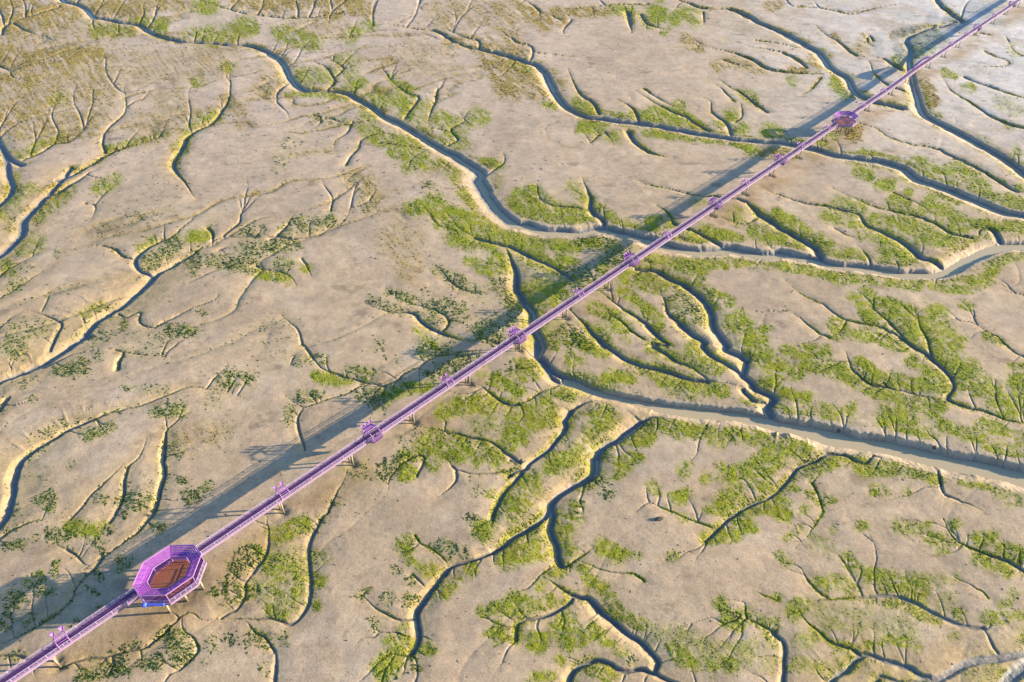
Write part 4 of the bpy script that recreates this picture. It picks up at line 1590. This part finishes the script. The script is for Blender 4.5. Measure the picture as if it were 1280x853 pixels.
def tufts(Dm, rate, pxr, hk, palette, thr, seed):
    global tot
    r = np.random.default_rng(seed)
    nse = pat
    lo = thr - Dm * .62
    p = np.clip(Dm * 1.2, 0, 1) * sstep(lo - .12, lo + .28, nse) * keep
    pick = r.random(p.shape) < p * rate
    jj, ii = np.nonzero(pick)
    n = len(jj)
    if n == 0:
        return
    u = U[jj, ii] + r.uniform(-.5, .5, n)
    v = V[jj, ii] + r.uniform(-.5, .5, n)
    x, y = ground_xy(u, v)
    z = Z[jj, ii] - .03
    s = px_per_m(v)
    rad = pxr / s ** .8 * 5.0 ** -.2 * r.uniform(.55, 1.25, n)
    hgt = rad * hk * r.uniform(.6, 1.3, n)
    K = 6
    a0 = r.uniform(0, 6.28, n)
    el = r.uniform(1.3, 3.4, n)
    fs = sT * .9 + .1
    eo = np.arctan2(-dy_[jj, ii] / fs, dx_[jj, ii]) + r.normal(0, .22, n)
    pts = np.zeros((n, K + 1, 3))
    for k in range(K):
        a_ = a0 + 2 * math.pi * k / K + r.uniform(-.3, .3, n)
        rr = rad * (r.uniform(.75, 1.2, n) if k % 2 == 0 else r.uniform(.3, .75, n))
        lx, ly = np.cos(a_) * rr * el ** .62, np.sin(a_) * rr / el ** .38
        pts[:, k, 0] = x + lx * np.cos(eo) - ly * np.sin(eo)
        pts[:, k, 1] = y + lx * np.sin(eo) + ly * np.cos(eo)
        pts[:, k, 2] = z - .02 + hgt * r.uniform(0, .35, n)
    pts[:, K, 0] = x + rad * r.uniform(-.35, .35, n)
    pts[:, K, 1] = y + rad * r.uniform(-.35, .35, n)
    pts[:, K, 2] = z + hgt
    base = np.arange(n)[:, None, None] * (K + 1) + tot
    tri = np.array([[k, (k + 1) % K, K] for k in range(K)])
    loops_.append((base + tri[None]).reshape(-1))
    verts.append(pts.reshape(-1, 3))
    pal = np.array(palette)
    q = np.clip(.5 + .9 * vnoise(x / 5, y / 5, 140) + r.normal(0, .22, n), 0, .999) * (len(pal) - 1)
    i0 = q.astype(int)
    f_ = (q - i0)[:, None]
    c = pal[i0] * (1 - f_) + pal[i0 + 1] * f_
    c = c * r.uniform(.6, 1.4, n)[:, None]
    c = np.repeat(c[:, None, :], K + 1, 1)
    colr.append(c.reshape(-1, 3))
    tot += n * (K + 1)


G_PAL = [(.050, .095, .006), (.130, .190, .008), (.235, .270, .010), (.34, .315, .018)]
T_PAL = [(.034, .070, .008), (.070, .120, .010), (.140, .180, .014)]
O_PAL = [(.110, .070, .012), (.190, .135, .016), (.235, .205, .018)]
tufts(VEGD['g'], .72, 1.2, .30, G_PAL, .12, 1)
tufts(VEGD['t'], .42, 1.30, .5, T_PAL, .22, 2)
tufts(VEGD['o'], .50, 1.0, .5, O_PAL, .20, 3)
# lone specks scattered over the open flat
bg = .30 * sstep(-.1, .5, fbm(X / 30, Y / 30, 3, 150)) * (1 - .8 * sstep(.55, .7, uN))
bg = np.maximum(bg, .10) + .5 * (1 - sstep(.1, .4, vN)) * (1 - sstep(.3, .6, uN))
tufts(np.clip(bg, 0, 1), .018, 1.1, .7, [(.06, .05, .02), (.07, .08, .02), (.10, .10, .03)], .10, 4)
co = np.concatenate(verts)
lp = np.concatenate(loops_)
me = mesh_np('marsh_grass', co, lp, np.full(len(lp) // 3, 3), [M['leaf']])
color_attr(me, 'tint', np.concatenate(colr))
o = link(bpy.data.objects.new('marsh_grass', me))
tag(o, 'green and olive marsh plants growing in tufts along the creeks', 'marsh plants', kind='stuff')
print('tufts', tot // 7)


def ground_z(x, y):
    """height of the flat under a point"""
    den = y * cT + CAMH * sT
    u = 640 + F * x / den
    v = 426.5 - F * (y * sT - CAMH * cT) / den
    iu, iv = int(round(u)) - ULO, int(round(v)) - VLO
    if 0 <= iu < NU and 0 <= iv < NV:
        return float(Z[iv, iu])
    return 0.0


# ================================================================ boardwalk
RH = 1.05        # rail height
HW = 1.18        # half width


def boardwalk(t0, t1, label, piers):
    ox, oy = axis(t0)
    root = empty('boardwalk', (ox, oy, 0), AXANG)
    tag(root, label, 'boardwalk', 'stretches of the lilac boardwalk')
    inv = lambda t, off: ((np.array(axis(t, off)) - [ox, oy]) @ AXD, (np.array(axis(t, off)) - [ox, oy]) @ AXN)
    n = max(2, int((t1 - t0) / 12))
    ts = np.linspace(t0, t1, n + 1)

    def strip(mb, o0, o1, z0, z1):
        P = []
        for t in ts:
            for (o_, z_) in ((o0, z0), (o1, z0), (o1, z1), (o0, z1)):
                q = inv(t, o_)
                P.append((q[0], q[1], z_))
        f = []
        for i in range(n):
            for k in range(4):
                f.append([4 * i + k, 4 * i + 4 + k, 4 * i + 4 + (k + 1) % 4, 4 * i + (k + 1) % 4])
        f += [[0, 1, 2, 3], [4 * n + 3, 4 * n + 2, 4 * n + 1, 4 * n]]
        mb.poly(P, f)
    d = MB()
    strip(d, -.88, .88, DECK - .18, DECK)
    d.build('deck', M['deck'], root)
    for s_ in (-1, 1):
        e = MB()
        strip(e, min(s_ * .882, s_ * HW), max(s_ * .882, s_ * HW), DECK - .62, DECK + .10)
        e.build('edge_beam', M['lilac'], root)
        r_ = MB()
        oo = s_ * (HW - .12)
        strip(r_, oo - .045, oo + .045, DECK + RH - .09, DECK + RH)
        strip(r_, oo - .03, oo + .03, DECK + .70, DECK + .76)
        strip(r_, oo - .03, oo + .03, DECK + .32, DECK + .38)
        t = t0 + .4
        k = 0
        while t < t1 - .2:
            q = inv(t, oo)
            wd = .11 if k % 4 == 0 else .03
            r_.box(q[0] - wd / 2, q[0] + wd / 2, q[1] - wd / 2, q[1] + wd / 2, DECK + .103, DECK + RH - .102 + (.12 if k % 4 == 0 else 0))
            t += .8
            k += 1
        r_.build('railing', M['rail'], root)
    for t in piers:
        q = inv(t, 0)
        c = MB()
        c.box(q[0] - .32, q[0] + .32, q[1] - 1.2, q[1] + 1.2, DECK - 1.07, DECK - .622)
        cap = c.build('pier', M['lilac'], root)
        for oo in (-.8, .8):
            x, y = axis(t, oo)
            z = ground_z(x, y)
            q = inv(t, oo)
            l_ = MB()
            l_.bar((q[0], q[1], z - .8), (q[0], q[1], DECK - 1.072), .44, n=10)
            l_.build('leg', M['conc'], cap)
    return root


boardwalk(-70, 22.35, 'short lilac boardwalk stretch running from the bottom left corner to the open octagonal pavilion', [t for t in PIERS if t < 20])
boardwalk(36.1, 370.4, 'long straight lilac railed boardwalk stretch between the two octagonal pavilions', [t for t in PIERS if 40 < t < 372])
boardwalk(382.6, 800, 'far lilac boardwalk stretch running from the distant pavilion to the top right corner', [t for t in PIERS if t > 390])


# ================================================================ octagonal pavilions
def octo(L, W, a_, b_):
    return [(L, -b_), (L, b_), (a_, W), (-a_, W), (-L, b_), (-L, -b_), (-a_, -W), (a_, -W)]


def make_pavilion():
    root = empty('pavilion', (0, 0, 0))
    out = octo(7.5, 6.0, 3.3, 1.9)
    plat = [(x * 1.0, y * 1.0) for x, y in out]
    inn = [(x * .65, y * .64) for x, y in out]
    p = MB()
    core = [(x * .74, y * .73) for x, y in out]
    p.plate([(x, y, DECK) for x, y in core], .22)
    p.build('platform_floor', M['floor'], root)
    wk = MB()
    for i in range(8):
        j = (i + 1) % 8
        wk.plate([(*core[i], DECK), (*plat[i], DECK), (*plat[j], DECK), (*core[j], DECK)], .22)
    wk.build('walkway', M['bay'], root)
    e = MB()
    for i in range(8):
        a_, b_ = plat[i], plat[(i + 1) % 8]
        e.bar((a_[0] * 1.01, a_[1] * 1.01, DECK - .25), (b_[0] * 1.01, b_[1] * 1.01, DECK - .25), .22, .75)
    e.build('edge_beam', M['lilac'], root)
    zo, zi = DECK + 3.5, DECK + 2.35
    for i in range(8):
        j = (i + 1) % 8
        A, B = np.array([*out[i], zo]), np.array([*out[j], zo])
        Cc, Dd = np.array([*inn[j], zi]), np.array([*inn[i], zi])
        r_ = MB()
        ns = 7
        for k in range(ns):
            k0, k1 = (k + .04) / ns, (k + .70) / ns
            q = [A + (Dd - A) * k0, B + (Cc - B) * k0, B + (Cc - B) * k1, A + (Dd - A) * k1]
            c = sum(q) / 4
            q = [c + (w_ - c) * .992 for w_ in q]
            r_.plate(q, .05)
        pan = r_.build('roof_panel', M['roof'], root)
        rf = MB()
        for f_ in (.0, .25, .5, .75):
            P0 = A + (B - A) * f_ - [0, 0, .15]
            P1 = Dd + (Cc - Dd) * f_ - [0, 0, .15]
            rf.bar(P0, P1, .09, .14)
        rf.build('rafter', M['orchid'], pan)
    tr = MB()
    for ring, z_ in ((out, zo), (inn, zi)):
        for i in range(8):
            a_, b_ = ring[i], ring[(i + 1) % 8]
            tr.bar((a_[0], a_[1], z_ + .02), (b_[0], b_[1], z_ + .02), .16, .24)
    tr.build('roof_trim', M['rose'], root)
    for ring, z_ in ((out, zo), (inn, zi)):
        for i in range(8):
            x, y = ring[i]
            q = MB()
            q.bar((x * .975, y * .975, DECK + .003), (x * .975, y * .975, z_ - .14), .17, n=8)
            q.build('post', M['rose'], root)
    # white railing round the platform, open where the boardwalk comes in
    rl = MB()
    for i in range(8):
        a_, b_ = np.array(plat[i]), np.array(plat[(i + 1) % 8])
        if i in (0, 4):
            rl.build('railing', M['rail'], root) if rl.v else None
            rl = MB()
            continue
        for h_ in (.35, .75, 1.15):
            rl.bar((a_[0] * .99, a_[1] * .99, DECK + h_), (b_[0] * .99, b_[1] * .99, DECK + h_), .10 if h_ > 1 else .06)
        m = int(np.linalg.norm(b_ - a_) / 1.15)
        for k in range(1, m):
            c = a_ + (b_ - a_) * k / m
            rl.box(c[0] * .99 - .05, c[0] * .99 + .05, c[1] * .99 - .05, c[1] * .99 + .05, DECK + .003, DECK + 1.22)
    rl.build('railing', M['rail'], root)
    # inner balustrade below the roof opening
    ib = MB()
    for i in range(8):
        a_, b_ = np.array(inn[i]), np.array(inn[(i + 1) % 8])
        if i in (0, 4, 5):
            ib.build('balustrade', M['orchid'], root) if ib.v else None
            ib = MB()
            continue
        ib.bar((a_[0], a_[1], DECK + .9), (b_[0], b_[1], DECK + .9), .09)
        m = max(2, int(np.linalg.norm(b_ - a_) / .5))
        for k in range(1, m):
            c = a_ + (b_ - a_) * k / m
            ib.box(c[0] - .03, c[0] + .03, c[1] - .03, c[1] + .03, DECK + .003, DECK + .86)
    ib.build('balustrade', M['orchid'], root)
    # beams and piles
    bm = MB()
    for y in (-4.3, 0.4, 4.6):
        hl = 7.0 - max(0, abs(y) - 1.9) * .95
        bm.box(-hl, hl, y - .25, y + .25, DECK - .85, DECK - .24)
    bm.build('floor_beam', M['conc'], root)
    for x, y in ((-4.2, -4.3), (0, -4.3), (4.2, -4.3), (-6.3, .4), (6.3, .4), (0, .4), (-4, 4.6), (0, 4.6), (4, 4.6)):
        q = MB()
        q.bar((x, y, -1.4), (x, y, DECK - .852), .55, n=10)
        q.build('pile', M['conc'], root)
    return root


pv = make_pavilion()
for k, (t, off, s_) in enumerate(PAV):
    r_ = pv if k == 0 else copy_tree(pv)
    x, y = axis(t, off)
    r_.location = (x, y, DECK * (1 - s_))
    r_.rotation_euler = (0, 0, AXANG)
    r_.scale = (s_, s_, s_)
    tag(r_, ['large open octagonal pavilion with orchid ring roof and rust red floor at lower left',
             'distant dark purple octagonal pavilion over the boardwalk at upper right'][k], 'pavilion', 'octagonal pavilions')

# blue tube along the pavilion's front edge
x, y = axis(PAV[0][0], PAV[0][1])
rt = empty('blue_tube', (x, y, DECK * (1 - PAV[0][2])), AXANG)
rt.scale = (PAV[0][2],) * 3
tag(rt, 'bright blue tube with a round end lying along the front edge of the pavilion platform', 'tube')
b_ = MB()
p0, p1 = np.array([-6.95, -2.35, DECK + .85]), np.array([-3.95, -5.35, DECK + .85])
dd = np.array([-.55, -.55, 0])
b_.bar(p0 + dd, p1 + dd, .62, n=12)
b_.build('roll', M['blue'], rt)
e_ = MB()
for i in range(7):
    pass
rings = []
cc = p0 + dd
ax_ = (p0 - p1) / np.linalg.norm(p0 - p1)
sd_ = np.cross(ax_, [0, 0, 1])
pts, fcs = [], []
for i in range(7):
    ph = math.pi * i / 6
    for k in range(12):
        q = 2 * math.pi * k / 12
        pts.append(cc + ax_ * (.2 - .62 * math.cos(ph)) + (sd_ * math.cos(q) + np.array([0, 0, 1]) * math.sin(q)) * (.62 * math.sin(ph) + .01))
for i in range(6):
    for k in range(12):
        fcs.append([12 * i + k, 12 * i + (k + 1) % 12, 12 * i + 12 + (k + 1) % 12, 12 * i + 12 + k])
e_.poly(pts, fcs)
e_.build('round_end', M['blue'], rt)
s_ = MB()
for f_ in (.1, .5, .9):
    c = p0 + dd + (p1 - p0) * f_
    s_.bar(c - [0, 0, .3], c - dd * .9 - [0, 0, .95], .10)
s_.build('bracket', M['violet'], rt)


# ================================================================ flower gates and viewing bays
def make_gate():
    root = empty('flower_gate', (0, 0, 0))
    for x in (-1.05, 1.05):
        h = MB()
        pts = []
        for k in range(13):
            a_ = math.pi * k / 12
            pts.append((x, HW * 1.02 * math.cos(a_), DECK + 1.2 + .85 * math.sin(a_)))
        pts = [(x, HW * 1.02, DECK + .12)] + pts + [(x, -HW * 1.02, DECK + .12)]
        for p, q in zip(pts[:-1], pts[1:]):
            h.bar(p, q, .14, .14)
        h.build('hoop', M['rose'], root)
    t_ = MB()
    for a_ in (.15, .35, .5, .65, .85):
        y, z = HW * 1.02 * math.cos(math.pi * a_), DECK + 1.2 + .85 * math.sin(math.pi * a_)
        t_.bar((-.95, y, z + .12), (.95, y, z + .12), .09)
    t_.build('cross_bars', M['orchid'], root)
    for cx in (-.85, .85):
        f = MB()
        for k in range(6):
            a_ = 2 * math.pi * k / 6 + .3
            f.petal((cx, HW + .2, DECK + 1.6), (cx + .62 * math.cos(a_), HW + .45 + .5 * math.sin(a_), DECK + 2.2 + .25 * math.sin(a_)), .34)
        f.bar((cx, HW + .02, DECK + .4), (cx, HW + .2, DECK + 1.65), .09)
        f.build('flower', M['orchid'], root)
    return root


def make_bay():
    root = empty('viewing_bay', (0, 0, 0))
    for s_ in (-1, 1):
        pf = MB()
        q = [(-2.3, s_ * 1.19, DECK), (2.3, s_ * 1.19, DECK), (1.5, s_ * 2.5, DECK), (-1.5, s_ * 2.5, DECK)]
        pf.plate(q if s_ > 0 else q[::-1], .25)
        pf.build('platform', M['bay'], root)
    for s_ in (-1, 1):
        r_ = MB()
        q = [(-2.3, s_ * 1.24), (-1.5, s_ * 2.42), (1.5, s_ * 2.42), (2.3, s_ * 1.24)]
        for p, w_ in zip(q[:-1], q[1:]):
            for h_ in (.4, .8, 1.2):
                r_.bar((*p, DECK + h_), (*w_, DECK + h_), .10 if h_ > 1 else .05)
            m = 5
            for k in range(m + 1):
                c = np.array(p) + (np.array(w_) - np.array(p)) * k / m
                r_.box(c[0] - .03, c[0] + .03, c[1] - .03, c[1] + .03, DECK + .003, DECK + 1.14)
        r_.build('railing', M['rose'], root)
    for x in (-1.35, 1.35):
        h = MB()
        pts = [(x, 2.2, DECK + .003), (x, 2.1, DECK + 1.7), (x, 1.2, DECK + 2.25), (x, -1.2, DECK + 2.25), (x, -2.1, DECK + 1.7), (x, -2.2, DECK + .003)]
        for p, q in zip(pts[:-1], pts[1:]):
            h.bar(p, q, .16, .16)
        h.build('hoop', M['rose'], root)
    cn = MB()
    for k in range(5):
        y = .5 + k * .38
        cn.box(-1.24, 1.24, y, y + .24, DECK + 2.15 - max(0, y - 1.2) * .6, DECK + 2.23 - max(0, y - 1.2) * .6)
    cn.build('canopy_slats', M['orchid'], root)
    for cx in (-1.2, 0, 1.2):
        f = MB()
        for k in range(6):
            a_ = 2 * math.pi * k / 6 + .2
            f.petal((cx, 2.3, DECK + 1.7), (cx + .66 * math.cos(a_), 2.55 + .5 * math.sin(a_), DECK + 2.4 + .25 * math.sin(a_)), .36)
        f.bar((cx, 2.42, DECK + .3), (cx, 2.31, DECK + 1.75), .09)
        f.build('flower', M['orchid'], root)
    for s_ in (-1, 1):
        br = MB()
        br.poly([(-.9, s_ * 2.40, DECK - .26), (.9, s_ * 2.40, DECK - .26), (.5, s_ * 1.19, DECK - 1.9), (-.5, s_ * 1.19, DECK - 1.9),
                 (-.9, s_ * 1.20, DECK - .26), (.9, s_ * 1.20, DECK - .26)],
                [(0, 1, 2, 3), (0, 3, 4), (1, 5, 2), (0, 4, 5, 1), (4, 3, 2, 5)])
        br.build('bracket', M['violet'], root)
    return root


GATES = [(7.5, 'small lilac flower gate over the boardwalk nearest the bottom left corner'),
         (58.1, 'small lilac flower gate first beyond the large octagonal pavilion'),
         (111.8, 'small lilac flower gate between the nearest two viewing bays'),
         (170.5, 'small lilac flower gate above the fan of narrow creeks right of picture centre'),
         (222.2, 'small lilac flower gate above the wide winding creek at mid boardwalk'),
         (280.6, 'small lilac flower gate just up the boardwalk from the bay beside the small grassed mound'),
         (331.5, 'small purple flower gate over the creek below the distant pavilion'),
         (359.5, 'small purple flower gate touching the lower left side of the distant pavilion'),
         (401.0, 'small purple flower gate just beyond the distant pavilion'),
         (429.2, 'small purple flower gate between distant pavilion and dark canopy'),
         (541.7, 'tiny purple flower gate first beyond the dark arched canopy'),
         (572.7, 'tiny purple flower gate just before the far viewing bay'),
         (633.0, 'tiny purple flower gate nearest the top right corner')]
gt = make_gate()
for k, (t, lb) in enumerate(GATES):
    r_ = gt if k == 0 else copy_tree(gt)
    x, y = axis(t)
    r_.location = (x, y, 0)
    r_.rotation_euler = (0, 0, AXANG)
    tag(r_, lb, 'gate', 'flower gates on the boardwalk')
BAYS = [(85.0, 'violet viewing bay with flowers, nearest bay to the large pavilion'),
        (140.7, 'violet viewing bay directly above a pier beside the dark creek at picture centre'),
        (199.9, 'violet viewing bay over green marsh just below the wide winding creek'),
        (256.9, 'violet viewing bay beside a small olive grassed mound ringed by narrow creeks'),
        (312.7, 'violet viewing bay on pale mud just below the upper right creek crossing'),
        (595.4, 'far violet viewing bay with dark bracket beyond the arched canopy'),
        (677.8, 'farthest violet viewing bay at the top right edge')]
by = make_bay()
for k, (t, lb) in enumerate(BAYS):
    r_ = by if k == 0 else copy_tree(by)
    x, y = axis(t)
    r_.location = (x, y, 0)
    r_.rotation_euler = (0, 0, AXANG)
    tag(r_, lb, 'viewing bay', 'viewing bays on the boardwalk')

# long curved canopy on the far stretch
cx0, cy0 = axis(476)
cx1, cy1 = axis(508)
ca_ = math.atan2(cy1 - cy0, cx1 - cx0)
rt = empty('arched_canopy', ((cx0 + cx1) / 2, (cy0 + cy1) / 2, 0), ca_)
tag(rt, 'long dark violet arched canopy bulging from the left side of the far boardwalk', 'canopy')
hl = math.hypot(cx1 - cx0, cy1 - cy0) / 2
sh = MB()
P, Fc = [], []
NS, NC = 28, 6
for i in range(NS + 1):
    k = i / NS
    xx = -hl + 2 * hl * k
    bul = math.sin(math.pi * k) ** .8
    for th_ in (0, .06):
        for j in range(NC + 1):
            a_ = math.pi * .5 * j / NC
            yy = 1.05 + (2.1 * bul + th_) * math.cos(a_) - 1.3 * math.sin(a_) * bul
            zz = DECK + .2 + (3.6 * bul + th_) * math.sin(a_)
            P.append((xx, yy, zz))
row = 2 * (NC + 1)
for i in range(NS):
    for j in range(NC):
        o0 = i * row + j
        Fc.append([o0, o0 + row, o0 + row + 1, o0 + 1])
        o1 = o0 + NC + 1
        Fc.append([o1, o1 + 1, o1 + row + 1, o1 + row])
    Fc.append([i * row, i * row + NC + 1, (i + 1) * row + NC + 1, (i + 1) * row])
    Fc.append([i * row + NC, (i + 1) * row + NC, (i + 1) * row + 2 * NC + 1, i * row + 2 * NC + 1])
sh.poly(P, Fc)
sh.build('canopy_shell', M['violet'], rt)
for i in range(0, NS + 1, 4):
    k = i / NS
    bul = math.sin(math.pi * k) ** .8
    if bul < .1:
        continue
    q = MB()
    xx = -hl + 2 * hl * k
    pts = []
    for j in range(NC + 1):
        a_ = math.pi * .5 * j / NC
        pts.append((xx, 1.05 + (2.1 * bul - .1) * math.cos(a_) - 1.3 * math.sin(a_) * bul, DECK + .2 + (3.6 * bul - .1) * math.sin(a_)))
    for p, w_ in zip(pts[:-1], pts[1:]):
        q.bar(p, w_, .12)
    q.build('rib', M['orchid'], rt)

# ================================================================ dark lumps lying about
for (u, v, sz, fl, lb) in ((1047.5, 539.5, .75, .8, 'dark ragged lump lying in the wide silty channel, left one'),
                           (1166, 563.5, .75, .8, 'dark lump lying in the wide silty channel below the blue bank, right one'),
                           (824, 649.5, 1.35, .35, 'grey brown slab of mud lying on the bare flat below the narrow rill')):
    x, y = ground_xy(u, v, -1.6 if v < 600 else 0)
    gz = max(ground_z(x, y), WL)
    r = np.random.default_rng(int(u))
    P, Fc = [], []
    nr, nc_ = 6, 11
    for i in range(nr + 1):
        ph = math.pi * i / nr
        for k in range(nc_):
            q = 2 * math.pi * k / nc_
            rr = sz * (.7 + .45 * math.sin(2 * q + u) * .5 + r.uniform(-.15, .15))
            P.append((rr * math.sin(ph) * math.cos(q), rr * .75 * math.sin(ph) * math.sin(q), fl * sz * math.cos(ph) + r.uniform(-.05, .05)))
    for i in range(nr):
        for k in range(nc_):
            Fc.append([i * nc_ + k, (i + 1) * nc_ + k, (i + 1) * nc_ + (k + 1) % nc_, i * nc_ + (k + 1) % nc_])
    m = MB()
    m.poly(P, Fc)
    o = m.build('mud_lump', M['stone'])
    o.location = (x, y, gz + .1 * sz)
    tag(o, lb, 'lump')

# ================================================================ light, sky, camera
wld = bpy.data.worlds.new('World')
sc.world = wld
wld.use_nodes = True
nt = wld.node_tree
bgd = nt.nodes['Background']
sk = nt.nodes.new('ShaderNodeTexSky')
sk.sky_type = 'NISHITA'
sk.sun_disc = False
sk.sun_elevation = math.radians(SUN_EL)
sk.sun_rotation = math.radians(90 - SUN_AZ)
sk.air_density = 1.0
sk.dust_density = .6
sk.ozone_density = 4.0
nt.links.new(sk.outputs['Color'], bgd.inputs['Color'])
bgd.inputs['Strength'].default_value = SKY_STRENGTH

sd = bpy.data.lights.new('sun', 'SUN')
sd.energy = SUN_STRENGTH
sd.angle = math.radians(.55)
sd.color = (1.0, .82, .56)
so = link(bpy.data.objects.new('sun', sd))
e, az = math.radians(SUN_EL), math.radians(SUN_AZ)
from mathutils import Vector
dirv = Vector((math.cos(e) * math.cos(az), math.cos(e) * math.sin(az), math.sin(e)))
so.rotation_euler = dirv.to_track_quat('Z', 'Y').to_euler()
so.location = (200, 200, 200)

cd = bpy.data.cameras.new('camera')
cd.sensor_width = 36
cd.lens = 36 * F / 1280
cd.clip_start = 1
cd.clip_end = 100000
cam = link(bpy.data.objects.new('camera', cd))
cam.location = (0, 0, CAMH)
cam.rotation_euler = (math.pi / 2 - TH, 0, 0)
sc.camera = cam

sc.view_settings.view_transform = 'Standard'
sc.view_settings.look = 'None'
sc.view_settings.gamma = 1
sc.view_settings.use_curve_mapping = False
sc.view_settings.exposure = EXPOSURE
sc.cycles.max_bounces = 5
sc.cycles.diffuse_bounces = 3
